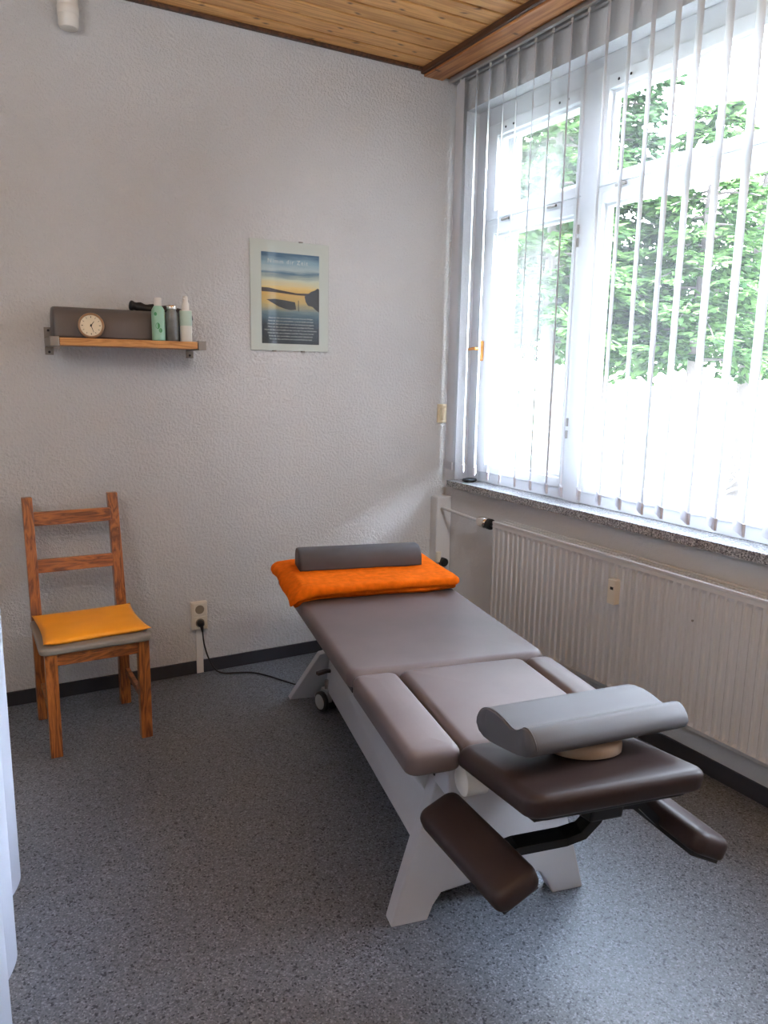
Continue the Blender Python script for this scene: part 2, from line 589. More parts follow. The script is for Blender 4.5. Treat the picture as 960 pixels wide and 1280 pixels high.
# ceiling moulding and window beam
struct('trim_1', boxbm(XL, -0.24, -0.022, 0, CEIL - 0.018, CEIL, bev=0.003), M['dark_wood'])
bm = new()
box(bm, -0.225, -0.105, YF, 0, CEIL - 0.040, CEIL + 0.001, 0.003)
struct('trim_2', bm, M['beam'])
struct('trim_3', boxbm(-0.245, -0.224, YF, 0, CEIL - 0.030, CEIL + 0.001, bev=0.003), M['dark_wood'])
struct('trim_4', boxbm(-0.106, 0, YF, 0, CEIL - 0.024, CEIL + 0.001, bev=0.003), M['beam'])

# granite window sill (two slabs meeting at a joint)
bm = new()
box(bm, -0.055, 0.16, -1.86, -0.092, 0.927, 0.967, 0.003)
box(bm, -0.055, 0.16, -2.62, -1.863, 0.927, 0.967, 0.003)
box(bm, -0.055, 0.16, -3.35, -2.75, 0.927, 0.967, 0.003)
struct('trim_5', bm, M['granite'])

# ------------------------------------------------------------------ window
def frame_rect(bm, x0, x1, y0, y1, z0, z1, wl, wr, wb, wt, bev=0.004):
    """frame around an opening; y0 > y1 (left to right); w* = member widths"""
    box(bm, x0, x1, y0 - wl, y0, z0, z1, bev)
    box(bm, x0, x1, y1, y1 + wr, z0, z1, bev)
    box(bm, x0, x1, y1 + wr - 0.002, y0 - wl + 0.002, z0, z0 + wb, bev)
    box(bm, x0, x1, y1 + wr - 0.002, y0 - wl + 0.002, z1 - wt, z1, bev)

bm = new()
FX0, FX1 = 0.085, 0.17
YL, YR = WY0, WY1
box(bm, FX0, FX1, -0.20, YL, 0.967, WZ1, 0.004)              # left jamb
box(bm, FX0, FX1, YR, YR + 0.08, 0.967, WZ1, 0.004)          # right jamb
box(bm, FX0 + 0.003, FX1 - 0.003, YR + 0.001, YL - 0.001, 2.905, WZ1 - 0.001, 0.004)                 # head
box(bm, FX0 + 0.003, FX1 - 0.003, YR + 0.001, YL - 0.001, 0.968, 1.03, 0.004)                # bottom
box(bm, FX0 - 0.012, FX1, -1.048, -0.948, 0.967, 2.95, 0.006)  # mullion
box(bm, FX0 + 0.003, FX1 - 0.003, -0.95, -0.19, 2.385, 2.425, 0.004)         # transom left
box(bm, FX0 + 0.003, FX1 - 0.003, YR, -1.04, 2.405, 2.445, 0.004)            # transom right
# deep lining between inner and outer frame
box(bm, FX1, 0.30, YL - 0.03, YL, 0.967, WZ1)
box(bm, FX1, 0.30, YR, YR + 0.03, 0.967, WZ1)
box(bm, FX1, 0.30, YR, YL, WZ1 - 0.03, WZ1)
box(bm, FX1, 0.38, YR, YL, 0.94, 0.985)
win = struct('window_1', bm, M['white_paint'])

sashes = [  # y0, y1, z0, z1, stile l, r, rail b, t
    ('upper_sash', -0.20, -0.95, 2.42, 2.905, 0.075, 0.048, 0.042, 0.06),
    ('lower_sash', -0.20, -0.95, 1.025, 2.39, 0.075, 0.048, 0.05, 0.045),
    ('upper_sash', -1.046, -2.42, 2.44, 2.905, 0.04, 0.075, 0.045, 0.06),
    ('lower_sash', -1.046, -2.42, 1.025, 2.41, 0.04, 0.075, 0.05, 0.045),
]
sash_objs = []
for nm, y0, y1, z0, z1, wl, wr, wb, wt in sashes:
    bm = new()
    frame_rect(bm, 0.078, 0.125, y0, y1, z0, z1, wl, wr, wb, wt)
    # glazing bead stepped back
    frame_rect(bm, 0.105, 0.14, y0 - wl + 0.004, y1 + wr - 0.004, z0 + wb - 0.004, z1 - wt + 0.004, 0.018, 0.018, 0.018, 0.018, 0.003)
    s = obj(nm, bm, M['white_paint'], win)
    sash_objs.append(s)
    bm = new()
    box(bm, 0.118, 0.121, y1 + wr, y0 - wl, z0 + wb, z1 - wt)
    obj('glass_pane', bm, M['glass'], s)
# outer casements of the box window
bm = new()
OX0, OX1 = 0.235, 0.275
frame_rect(bm, OX0, OX1, YL - 0.02, YR + 0.02, 0.985, WZ1 - 0.01, 0.125, 0.125, 0.055, 0.115)
box(bm, OX0 + 0.002, OX1 - 0.002, -0.955, -0.80, 1.0, 2.95, 0.004)
box(bm, OX0 + 0.004, OX1 - 0.004, -0.90, -0.16, 2.375, 2.535, 0.004)
box(bm, OX0 + 0.004, OX1 - 0.004, YR + 0.04, -0.9, 2.40, 2.54, 0.004)
outer = obj('outer_casement', bm, M['white_paint'], win)

bm = new()
frame_rect(bm, 0.085, 0.17, W2A, W2B, 0.967, WZ1, 0.07, 0.07, 0.09, 0.09)
box(bm, 0.085, 0.17, W2B, W2A, 2.38, 2.44, 0.004)
fill_win = struct('fill_window', bm, M['white_paint'])  # unseen extra window, added as a source of fill light
obj('glass_pane', boxbm(0.118, 0.121, W2B + 0.06, W2A - 0.06, 1.04, 2.92), M['glass'], fill_win)
# cornered handle on the left sash, hinges and screw plugs
bm = new()
box(bm, 0.062, 0.078, -0.228, -0.208, 1.66, 1.77, 0.004)
tube(bm, [(0.066, -0.218, 1.725), (0.03, -0.216, 1.727), (0.03, -0.19, 1.728), (0.032, -0.13, 1.722)], [0.008, 0.009, 0.009, 0.007], 10)
h = obj('window_handle', bm, M['copper'], sash_objs[1])
h['label'] = 'copper coloured window handle'
for (yy, zz) in ((-0.945, 2.27), (-0.945, 2.21), (-0.95, 1.36), (-0.95, 1.30), (-0.75, 2.405), (-0.38, 2.405), (-1.20, 2.425), (-1.95, 2.425)):
    bm = new()
    if zz > 2.3 and yy not in (-0.945,):
        tube(bm, [(0.072, yy - 0.03, zz), (0.072, yy + 0.03, zz)], 0.007, 8)
    else:
        tube(bm, [(0.072, yy, zz - 0.02), (0.072, yy, zz + 0.02)], 0.007, 8)
    obj('hinge', bm, M['steel'], win, smooth=True, auto=40)
for (yy, zz) in ((-0.345, 2.872), (-0.41, 2.872), (-0.76, 2.876), (-0.82, 2.876), (-1.14, 2.872), (-1.21, 2.872)):
    bm = new()
    lathe(bm, [(0.006, 0), (0.006, 0.004)], 12, (0.0765, yy, zz), 'x')
    obj('screw_plug', bm, M['black'], win)

# ------------------------------------------------------------------ vertical blind
blind = thing('vertical_blind', 'white vertical slat blind hanging from a ceiling rail in front of the window', 'blind', (-0.05, -1.3, 0.0))
def toblind(bm):
    for v in bm.verts:
        v.co -= Vector((-0.05, -1.3, 0.0))
    return bm
bm = new()
for (x0, x1, z0, z1) in ((-0.082, -0.062, 3.146, 3.164), (-0.040, -0.020, 3.146, 3.164), (-0.072, -0.03, 3.162, 3.176)):
    box(bm, x0, x1, -2.62, -0.03, z0, z1, 0.002)
obj('head_rail', toblind(bm), M['alu'], blind)
tips = [-0.139, -0.253, -0.366, -0.486, -0.591, -0.72, -0.842, -0.965, -1.07, -1.19, -1.318, -1.44, -1.563, -1.665, -1.798, -1.922, -2.041, -2.165, -2.285, -2.405, -2.52]
for i, ty in enumerate(tips):
    rnd = random.Random(i * 13 + 5)
    yc = ty + 0.049 - 0.045
    ang = R(51.5 + rnd.uniform(-0.8, 0.8))
    if i == 0:
        ang = R(75)
        yc = -0.10
    tw = R(rnd.uniform(-1.0, 1.0))
    bm = new()
    nz, nc = 14, 4
    rows = []
    zt, zb = 3.14, (1.034 if i < 3 else 1.022)
    for a in range(nz + 1):
        z = zt + (zb - zt) * a / nz
        th = ang + tw * (a / nz)
        row = []
        for c in range(nc + 1):
            s = (c / nc - 0.5) * 0.127
            bow = 0.004 * (1 - (2 * c / nc - 1) ** 2) * (0.3 + 0.7 * min(1, a / 3))
            px_ = -0.05 + s * math.cos(th) - bow * math.sin(th)
            py_ = yc + s * math.sin(th) + bow * math.cos(th)
            row.append(bm.verts.new((px_, py_, z)))
        rows.append(row)
    for r0, r1 in zip(rows, rows[1:]):
        for c in range(nc):
            bm.faces.new([r0[c], r0[c + 1], r1[c + 1], r1[c]])
    sl = obj('slat', toblind(bm), M['slat'], blind, smooth=True)
    bm = new()
    th = ang + tw
    dx, dy = math.cos(th), math.sin(th)
    nx, ny = -dy, dx
    vs = []
    for s, o_, z in [(s, o_, z) for z in (zb - 0.002, zb + 0.044) for (s, o_) in ((-0.0645, -0.004), (0.0645, -0.004), (0.0645, 0.006), (-0.0645, 0.006))]:
        vs.append(bm.verts.new((-0.05 + s * dx + o_ * nx, yc + s * dy + o_ * ny, z)))
    for f in ((0, 1, 2, 3), (4, 5, 6, 7), (0, 1, 5, 4), (1, 2, 6, 5), (2, 3, 7, 6), (3, 0, 4, 7)):
        bm.faces.new([vs[q] for q in f])
    obj('slat_weight', toblind(bm), M['slat_weight'], sl)
    bm = new()
    tube(bm, [(-0.05, yc, 3.135), (-0.05, yc, 3.15)], 0.006, 8)
    obj('slat_clip', toblind(bm), M['white_plastic'], sl)

bm = new()
lathe(bm, [(0.03, 0), (0.044, 0.006), (0.047, 0.012), (0.042, 0.02), (0.02, 0.024)], 20)
for v in bm.verts:
    v.co.y *= 0.75
o = obj('dish', bm, M['black'], smooth=True, loc=(0.015, -0.225, 0.967))
tag(o, 'small black oval dish at the corner of the granite sill', 'dish')

# ------------------------------------------------------------------ radiator
RY0, RY1, RZ0, RZ1, RXF = -0.645, -2.47, 0.212, 0.812, -0.128
rad = thing('radiator', 'long white ribbed panel radiator under the window', 'radiator', (-0.08, (RY0 + RY1) / 2, 0.0))
ro = Vector((-0.08, (RY0 + RY1) / 2, 0.0))
def torad(bm):
    for v in bm.verts:
        v.co -= ro
    return bm
bm = new()
prof = []
n = 46
p = (RY1 - RY0 + 0.02) / n
prof.append((RXF + 0.012, RY0))
for i in range(n):
    y0 = RY0 - 0.01 + p * i
    for f, d in ((0.12, 0.0), (0.30, 0.006), (0.70, 0.006), (0.88, 0.0)):
        prof.append((RXF + d, y0 + p * f))
prof.append((RXF + 0.012, RY1))
zs = [(RZ0, 0.010), (RZ0 + 0.02, 0.0), (RZ0 + 0.035, None), (RZ1 - 0.035, None), (RZ1 - 0.02, 0.0), (RZ1, 0.004)]
rows = []
for z, flat in zs:
    rows.append([bm.verts.new((x if flat is None else (RXF + flat), y, z)) for x, y in prof])
for r0, r1 in zip(rows, rows[1:]):
    for a in range(len(prof) - 1):
        bm.faces.new([r0[a], r0[a + 1], r1[a + 1], r1[a]])
obj('front_panel', torad(bm), M['rad'], rad)
obj('rear_panel', torad(boxbm(-0.045, -0.03, RY1 + 0.01, RY0 - 0.01, RZ0 + 0.01, RZ1 - 0.01)), M['rad'], rad)
for yy in (RY0, RY1):
    s = 1 if yy == RY1 else -1
    obj('side_cover', torad(boxbm(RXF + 0.002, -0.03, min(yy, yy + s * 0.006), max(yy, yy + s * 0.006), RZ0 + 0.005, RZ1 + 0.002, bev=0.001)), M['rad'], rad)
bm = new()
box(bm, RXF - 0.001, RXF + 0.012, RY1, RY0, RZ1 - 0.004, RZ1 + 0.010, 0.003)
box(bm, -0.045, -0.03, RY1, RY0, RZ1 - 0.004, RZ1 + 0.010, 0.003)
y = RY0 - 0.006
while y > RY1 + 0.01:
    box(bm, RXF + 0.01, -0.042, y - 0.006, y, RZ1 - 0.006, RZ1 + 0.004)
    y -= 0.020
for xx in (-0.098, -0.072):
    box(bm, xx - 0.003, xx + 0.003, RY1, RY0, RZ1 - 0.004, RZ1 + 0.006)
obj('top_grille', torad(bm), M['rad'], rad)
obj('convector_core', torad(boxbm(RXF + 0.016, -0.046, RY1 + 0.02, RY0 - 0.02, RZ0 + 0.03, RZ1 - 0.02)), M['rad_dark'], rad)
# heat cost meter
bm = new()
box(bm, RXF - 0.030, RXF + 0.004, -1.555, -1.512, 0.618, 0.728, 0.004)
mt = obj('heat_meter', torad(bm), M['ivory_plastic'], rad)
mt['label'] = 'ivory heat meter box'
obj('meter_window', torad(boxbm(RXF - 0.0315, RXF - 0.029, -1.545, -1.528, 0.684, 0.696)), M['black'], mt)
obj('panel_screw', torad(lathe(new(), [(0.005, 0), (0.004, 0.004)], 10, (RXF - 0.004, -1.935, 0.66), 'x')), M['steel'], rad)
# thermostat valve and supply pipe
bm = new()
tube(bm, [(-0.08, -0.092, 0.800), (-0.08, -0.45, 0.786)], 0.009, 12)
obj('supply_pipe', torad(bm), M['rad'], rad, smooth=True, auto=40)
bm = new()
lathe(bm, [(0.012, 0.0), (0.026, 0.006), (0.031, 0.02), (0.031, 0.05), (0.026, 0.078), (0.018, 0.082)], 20, (-0.08, -0.545, 0.786), 'y')
va = obj('thermostat_valve', torad(bm), M['chrome'], rad, smooth=True, auto=50)
bm = new()
lathe(bm, [(0.022, 0.0), (0.030, 0.004), (0.030, 0.026), (0.020, 0.03)], 20, (-0.08, -0.575, 0.786), 'y')
tube(bm, [(-0.08, -0.57, 0.786), (-0.08, -0.648, 0.786)], 0.012, 12)
obj('valve_collar', torad(bm), M['black'], va, smooth=True, auto=40)

# boxed pipe in the corner
bm = new()
box(bm, -0.105, -0.001, -0.075, -0.001, 0.0, 0.862)
bm2 = bevel_all(bm, 0.010, 3)
struct('trim_6', bm2, M['wall_smooth'])
vk = thing('pipe_valve', 'small black round valve cap on the boxed pipe behind the towel', 'valve', (-0.07, -0.076, 0.47))
bm = new()
lathe(bm, [(0.022, -0.05), (0.026, -0.046), (0.026, -0.016), (0.018, -0.012), (0.014, 0.0)], 16, (0, 0, 0), 'y')
obj('valve_cap', bm, M['black'], vk, smooth=True, auto=40)
bm = new()
tube(bm, [(-0.025, -0.014, 0.0), (-0.025, -0.014, 0.06)], 0.016, 12)
obj('valve_body', bm, M['ivory_plastic'], vk, smooth=True, auto=40)

# light switch by the blind
sw = thing('light_switch', 'cream light switch on the back wall beside the blind', 'switch', (-0.042, 0.0, 1.352))
obj('switch_plate', boxbm(-0.036, 0.036, -0.014, 0.0, -0.055, 0.055, bev=0.004), M['cream_plastic'], sw)
obj('rocker', boxbm(-0.024, 0.024, -0.019, -0.013, -0.036, 0.036, bev=0.003), M['cream_plastic'], sw)

# pipe stub at the top left
pp = thing('wall_pipe', 'white pipe stub running down the wall from the ceiling at top left', 'pipe', (-2.03, -0.052, CEIL))
bm = new()
lathe(bm, [(0.02, -0.205), (0.036, -0.200), (0.042, -0.185), (0.042, 0.0)], 24)
obj('pipe', bm, M['white_plastic'], pp, smooth=True, auto=50)
bm = new()
lathe(bm, [(0.0425, -0.15), (0.0445, -0.148), (0.0445, -0.118), (0.0425, -0.116)], 24)
obj('pipe_collar', bm, M['white_plastic'], pp, smooth=True, auto=50)

# ------------------------------------------------------------------ framed poster
pic = thing('framed_poster', 'frameless glass picture of a lake at sunset with a boat and verses', 'picture', (-1.01, 0.0, 1.962))
obj('backing_board', boxbm(-0.216, 0.216, -0.010, 0.0, -0.273, 0.273, bev=0.001), M['mat_board'], pic)
def poster_mat():
    m, nt, b, out = new_mat('sunset_print')
    tc = N(nt, 'ShaderNodeTexCoord')
    sp = N(nt, 'ShaderNodeSeparateXYZ')
    nt.links.new(tc.outputs['Object'], sp.inputs[0])
    mp = N(nt, 'ShaderNodeMapping')
    mp.inputs['Scale'].default_value = (4, 1, 34)
    nt.links.new(tc.outputs['Object'], mp.inputs['Vector'])
    n = N(nt, 'ShaderNodeTexNoise', Scale=1.0, Detail=4.0, Roughness=0.6)
    nt.links.new(mp.outputs[0], n.inputs['Vector'])
    mr = N(nt, 'ShaderNodeMapRange')
    mr.inputs['From Min'].default_value = -0.227
    mr.inputs['From Max'].default_value = 0.227
    nt.links.new(sp.outputs['Z'], mr.inputs['Value'])
    ns = N(nt, 'ShaderNodeMath', operation='MULTIPLY_ADD')
    ns.inputs[1].default_value = 0.16
    ns.inputs[2].default_value = -0.08
    nt.links.new(n.outputs['Fac'], ns.inputs[0])
    ad = N(nt, 'ShaderNodeMath', operation='ADD')
    nt.links.new(mr.outputs[0], ad.inputs[0])
    nt.links.new(ns.outputs[0], ad.inputs[1])
    r = ramp(nt, [(0.0, rgb((38, 44, 54))), (0.20, rgb((44, 54, 68))), (0.30, rgb((74, 100, 120))), (0.36, rgb((120, 138, 140))),
                  (0.46, rgb((206, 176, 112))), (0.56, rgb((220, 176, 100))), (0.62, rgb((232, 200, 128))), (0.71, rgb((206, 208, 190))),
                  (0.78, rgb((84, 120, 148))), (0.82, rgb((182, 196, 200))), (0.90, rgb((140, 168, 186))), (0.97, rgb((62, 100, 130)))])
    nt.links.new(ad.outputs[0], r.inputs['Fac'])
    nt.links.new(r.outputs['Color'], b.inputs['Base Color'])
    b.inputs['Roughness'].default_value = 0.5
    return m
px0, px1, pz0, pz1 = -0.157, 0.163, -0.238, 0.215
def toprint(bm):
    off = Vector(((px0 + px1) / 2, 0, (pz0 + pz1) / 2))
    for v in bm.verts:
        v.co -= off
    return bm
bm = boxbm(px0, px1, -0.0112, -0.0098, pz0, pz1)
prt = obj('sunset_print', toprint(bm), poster_mat(), pic, loc=((px0 + px1) / 2, 0, (pz0 + pz1) / 2))
ink = simple('dark_print_ink', rgb((46, 44, 48)), 0.5)
ink2 = simple('brown_print_ink', rgb((70, 54, 48)), 0.5)
txt = simple('white_print_ink', rgb((214, 216, 214)), 0.5)
def flat_poly(name, pts, mat, dy=0.0):
    bm = new()
    bm.faces.new([bm.verts.new((x, -0.0116 - dy, z)) for x, z in pts])
    return obj(name, toprint(bm), mat, prt)
W_, H_ = px1 - px0, pz1 - pz0
def F(fx, fz):      # fractions of the print, from its top left
    return (px0 + fx * W_, pz1 - fz * H_)
flat_poly('far_shore', [F(0, .385), F(.12, .385), F(.3, .405), F(.6, .43), F(.82, .425), F(1, .43), F(1, .455), F(.6, .45), F(.2, .432), F(0, .43)], ink2)
flat_poly('tree_silhouette', [F(.74, .46), F(.80, .43), F(.86, .40), F(.92, .385), F(.97, .36), F(1, .37), F(1, .63), F(.93, .60), F(.88, .57), F(.80, .56), F(.76, .52)], ink, 0.0002)
flat_poly('boat_silhouette', [F(.08, .515), F(.22, .505), F(.40, .515), F(.57, .53), F(.58, .565), F(.59, .61), F(.50, .62), F(.40, .61), F(.28, .585), F(.18, .55)], ink, 0.0003)
flat_poly('mooring_post', [F(.625, .51), F(.637, .51), F(.640, .63), F(.628, .63)], ink, 0.0003)
lines = ['Nimm dir Zeit um zu arbeiten', 'Nimm dir Zeit, um zu arbeiten, es ist der Preis des Erfolges', 'Nimm dir Zeit, um nachzudenken, es ist die Quelle der Kraft',
         'Nimm dir Zeit, um zu spielen, es ist das Geheimnis der Jugend', 'Nimm dir Zeit, um zu lesen, es ist die Grundlage des Wissens',
         'Nimm dir Zeit, um freundlich zu sein, es ist das Tor zum Gl\u00fccklichsein', 'Nimm dir Zeit, um zu tr\u00e4umen, es ist der Weg zu den Sternen',
         'Nimm dir Zeit, um zu lieben, es ist die wahre Lebensfreude', 'Nimm dir Zeit, um froh zu sein, es ist die Musik der Seele']
rotm = Matrix.Rotation(PI / 2, 4, 'X')
cxp, czp = (px0 + px1) / 2, (pz0 + pz1) / 2
bmx = new()
for i, s in enumerate(lines[1:]):
    x, z = F(0.5, 0.72 + 0.0335 * i)
    me = text_mesh('verse', s, 0.0102, txt, prt, Matrix.Translation((x - cxp, -0.0118, z - czp)) @ rotm)
    bmx.from_mesh(me)
obj('verse_lines', bmx, txt, prt)
bmx = new()
x, z = F(0.45, 0.115)
me = text_mesh('title', 'Nimm dir Zeit', 0.030, txt, prt, Matrix.Translation((x - cxp, -0.0118, z - czp)) @ rotm, space=1.25)
bmx.from_mesh(me)
obj('title_line', bmx, txt, prt)
M['pic_glass'] = glass_mat('picture_glass', 0.03, (0.99, 1.0, 0.99), 0.12)
obj('glass_pane', boxbm(-0.2165, 0.2165, -0.0145, -0.0125, -0.2735, 0.2735), M['pic_glass'], pic)
for (cx_, cz_) in ((-0.09, -0.2745), (0.07, -0.2745), (0.06, 0.2745)):
    obj('clip', boxbm(cx_ - 0.009, cx_ + 0.009, -0.017, 0.0, cz_ - 0.003, cz_ + 0.003), M['steel'], pic)

# ------------------------------------------------------------------ shelf and what stands on it
SZ = 1.712
shelf = thing('wall_shelf', 'short wooden wall shelf on two steel brackets', 'shelf', (-1.86, 0.0, 1.678))
so = Vector((-1.86, 0.0, 1.678))
def tos(bm):
    for v in bm.verts:
        v.co -= so
    return bm
obj('shelf_board', tos(boxbm(-2.158, -1.560, -0.222, -0.004, 1.680, SZ, bev=0.003)), M['shelf_wood'], shelf)
for x0 in (-2.196, -1.558):
    bm = new()
    x1 = x0 + 0.036
    box(bm, x0, x1, -0.224, -0.002, 1.6755, 1.6795, 0.001)
    box(bm, x0, x1, -0.228, -0.223, 1.6755, SZ + 0.002, 0.001)
    box(bm, x0, x1, -0.228, -0.190, SZ + 0.001, SZ + 0.004, 0.001)
    box(bm, x0, x1, -0.005, -0.001, 1.640, 1.762, 0.001)
    # triangular cheek of the bracket
    outer_x = x0 if x0 < -2 else x1 - 0.003
    vs = [bm.verts.new((outer_x + dx, y_, z_)) for dx in (0, 0.003) for (y_, z_) in ((-0.224, 1.677), (-0.224, 1.712), (-0.004, 1.712), (-0.004, 1.677))]
    for f in ((0, 1, 2, 3), (4, 5, 6, 7), (0, 1, 5, 4), (1, 2, 6, 5), (2, 3, 7, 6), (3, 0, 4, 7)):
        bm.faces.new([vs[q] for q in f])
    br = obj('bracket', tos(bm), M['steel'], shelf)
    for zz in (1.653, 1.748):
        obj('bracket_screw', tos(lathe(new(), [(0.006, 0.0), (0.005, -0.004)], 12, (x0 + 0.018, -0.005, zz), 'y')), M['black'], br)

def half_round(name, length, depth, height, mat, parent=None):
    """bolster lying along local x, flat side down, base at z = 0"""
    bm = new()
    n = 16
    prof = [(-depth / 2 + 0.008, 0.0), (-depth / 2, 0.008)]
    for k in range(n + 1):
        a = PI - PI * k / n
        e = 0.78
        c, s = math.cos(a), math.sin(a)
        prof.append((depth / 2 * math.copysign(abs(c) ** e, c), 0.012 + (height - 0.012) * abs(s) ** e))
    prof += [(depth / 2, 0.008), (depth / 2 - 0.008, 0.0)]
    rings = []
    cy = 0.0
    cz = height * 0.42
    for x, sc in ((-length / 2, 0.93), (-length / 2 + 0.004, 0.98), (-length / 2 + 0.012, 1.0), (-length / 6, 1.0), (length / 6, 1.0), (length / 2 - 0.012, 1.0), (length / 2 - 0.004, 0.98), (length / 2, 0.93)):
        rings.append([bm.verts.new((x, cy + (y_ - cy) * sc, cz + (z_ - cz) * sc if z_ > 0.02 else z_)) for y_, z_ in prof])
    k = len(prof)
    for a, b in zip(rings, rings[1:]):
        for i in range(k):
            bm.faces.new([a[i], a[(i + 1) % k], b[(i + 1) % k], b[i]])
    bm.faces.new(rings[0])
    bm.faces.new(list(reversed(rings[-1])))
    return obj(name, bm, mat, parent, smooth=True, auto=50)

o = half_round('bolster', 0.50, 0.145, 0.138, M['grey_dark_leather'])
o.location = (-1.918, -0.076, SZ)
tag(o, 'dark grey half round bolster lying on the wall shelf behind the clock', 'bolster')

clock = thing('clock', 'small round copper rimmed clock leaning on the shelf', 'clock', (-2.022, -0.190, SZ))
clock.rotation_euler = (R(-6), 0, R(-14))
bm = new()
lathe(bm, [(0.046, 0.010), (0.054, 0.006), (0.0555, -0.004), (0.053, -0.012), (0.046, -0.014), (0.045, -0.008)], 36, (0, 0, 0.0555), 'y')
obj('clock_rim', bm, M['clock_ring'], clock, smooth=True, auto=40)
bm = new()
lathe(bm, [(0.0455, -0.004), (0.0455, -0.0085)], 36, (0, 0, 0.0555), 'y')
dial = obj('dial', bm, M['clock_face'], clock)
bm = new()
for i in range(12):
    a = 2 * PI * i / 12
    r0, r1 = 0.033, 0.040
    w = 0.0018 if i % 3 else 0.003
    d = Vector((math.sin(a), 0, math.cos(a)))
    pn = Vector((math.cos(a), 0, -math.sin(a)))
    c0 = Vector((0, -0.0092, 0.0555))
    bm.faces.new([bm.verts.new(c0 + d * r0 - pn * w / 2), bm.verts.new(c0 + d * r1 - pn * w / 2), bm.verts.new(c0 + d * r1 + pn * w / 2), bm.verts.new(c0 + d * r0 + pn * w / 2)])
obj('hour_marks', bm, M['black'], dial)
for nm, a, L, w in (('hour_hand', R(36), 0.022, 0.004), ('minute_hand', R(160), 0.031, 0.003)):
    bm = new()
    d = Vector((math.sin(a), 0, math.cos(a)))
    pn = Vector((math.cos(a), 0, -math.sin(a)))
    c0 = Vector((0, -0.0105, 0.0555))
    bm.faces.new([bm.verts.new(c0 - d * 0.006 - pn * w / 2), bm.verts.new(c0 + d * L - pn * w / 4), bm.verts.new(c0 + d * L + pn * w / 4), bm.verts.new(c0 - d * 0.006 + pn * w / 2)])
    obj(nm, bm, M['black'], dial)
obj('hub', lathe(new(), [(0.004, -0.009), (0.003, -0.0115)], 12, (0, 0, 0.0555), 'y'), M['black'], dial)

# black rolled strap behind the bottles
bm = new()
pts = spline([(-1.83, -0.055, SZ + 0.162), (-1.80, -0.055, SZ + 0.158), (-1.75, -0.055, SZ + 0.15), (-1.68, -0.05, SZ + 0.148), (-1.62, -0.05, SZ + 0.14), (-1.565, -0.05, SZ + 0.125), (-1.545, -0.05, SZ + 0.10)], 5)
tube(bm, pts, [0.012] + [0.021 + 0.003 * math.sin(i * 1.3) for i in range(len(pts) - 2)] + [0.012], 12)
box(bm, -1.66, -1.58, -0.075, -0.03, SZ, SZ + 0.135, 0.008)
o = obj('rolled_bag', bm, M['black'], smooth=True, auto=45)
tag(o, 'black rolled bag behind the three bottles on the shelf', 'bag')

def bottle(name, label, x, y):
    return thing(name, label, 'bottle', (x, y, SZ), 0, 'bottles on the wall shelf')
t = bottle('lotion_bottle', 'frosted green bottle with white cap, left of the shelf bottles', -1.730, -0.188)
bm = new()
lathe(bm, [(0.026, 0), (0.030, 0.004), (0.030, 0.125), (0.0285, 0.138), (0.020, 0.152), (0.0155, 0.156)], 28)
bd = obj('bottle_body', bm, M['bottle_green'], t, smooth=True, auto=40)
bm = new()
lathe(bm, [(0.0165, 0.154), (0.0165, 0.188), (0.0145, 0.191)], 24)
obj('cap', bm, M['white_plastic'], t, smooth=True, auto=40)
bm = new()
def decal(bm, rx, rz, cz, a0, rad=0.0303):
    pts = []
    for k in range(14):
        a = 2 * PI * k / 14
        th = a0 + rx * math.cos(a) / rad
        pts.append(bm.verts.new((rad * math.cos(th), rad * math.sin(th), cz + rz * math.sin(a))))
    bm.faces.new(pts)
bm.free()
for rx, rz, cz, a0 in ((0.010, 0.014, 0.066, -1.9), (0.007, 0.008, 0.118, -2.2), (0.008, 0.010, 0.046, -1.5)):
    bm = new()
    decal(bm, rx, rz, cz, a0)
    obj('leaf_print', bm, M['leaf_green'], bd)
t = bottle('glass_bottle', 'smoky clear bottle with silver lid, middle one on the shelf', -1.668, -0.184)
bm = new()
lathe(bm, [(0.026, 0), (0.0285, 0.004), (0.0285, 0.105), (0.026, 0.125), (0.019, 0.140), (0.019, 0.146)], 28)
obj('bottle_body', bm, M['bottle_clear'], t, smooth=True, auto=40)
bm = new()
lathe(bm, [(0.0225, 0.144), (0.0235, 0.147), (0.0235, 0.158), (0.021, 0.161)], 24)
obj('lid', bm, M['chrome'], t, smooth=True, auto=40)
t = bottle('pump_bottle', 'white pump bottle with pale green top half, right end of shelf', -1.604, -0.188)
bm = new()
lathe(bm, [(0.026, 0), (0.0275, 0.003), (0.0275, 0.139), (0.025, 0.142)], 28)
bd = obj('bottle_body', bm, M['bottle_white'], t, smooth=True, auto=40)
bm = new()
lathe(bm, [(0.0277, 0.072), (0.0279, 0.073), (0.0279, 0.137), (0.0277, 0.138)], 28)
obj('label_band', bm, M['label_pale'], bd, smooth=True, auto=40)
bm = new()
lathe(bm, [(0.0165, 0.141), (0.0165, 0.172), (0.012, 0.178), (0.0105, 0.203), (0.008, 0.206)], 20)
tube(bm, [(0, 0, 0.196), (-0.010, -0.012, 0.196), (-0.013, -0.016, 0.190)], 0.004, 8)
obj('pump_head', bm, M['white_plastic'], t, smooth=True, auto=40)

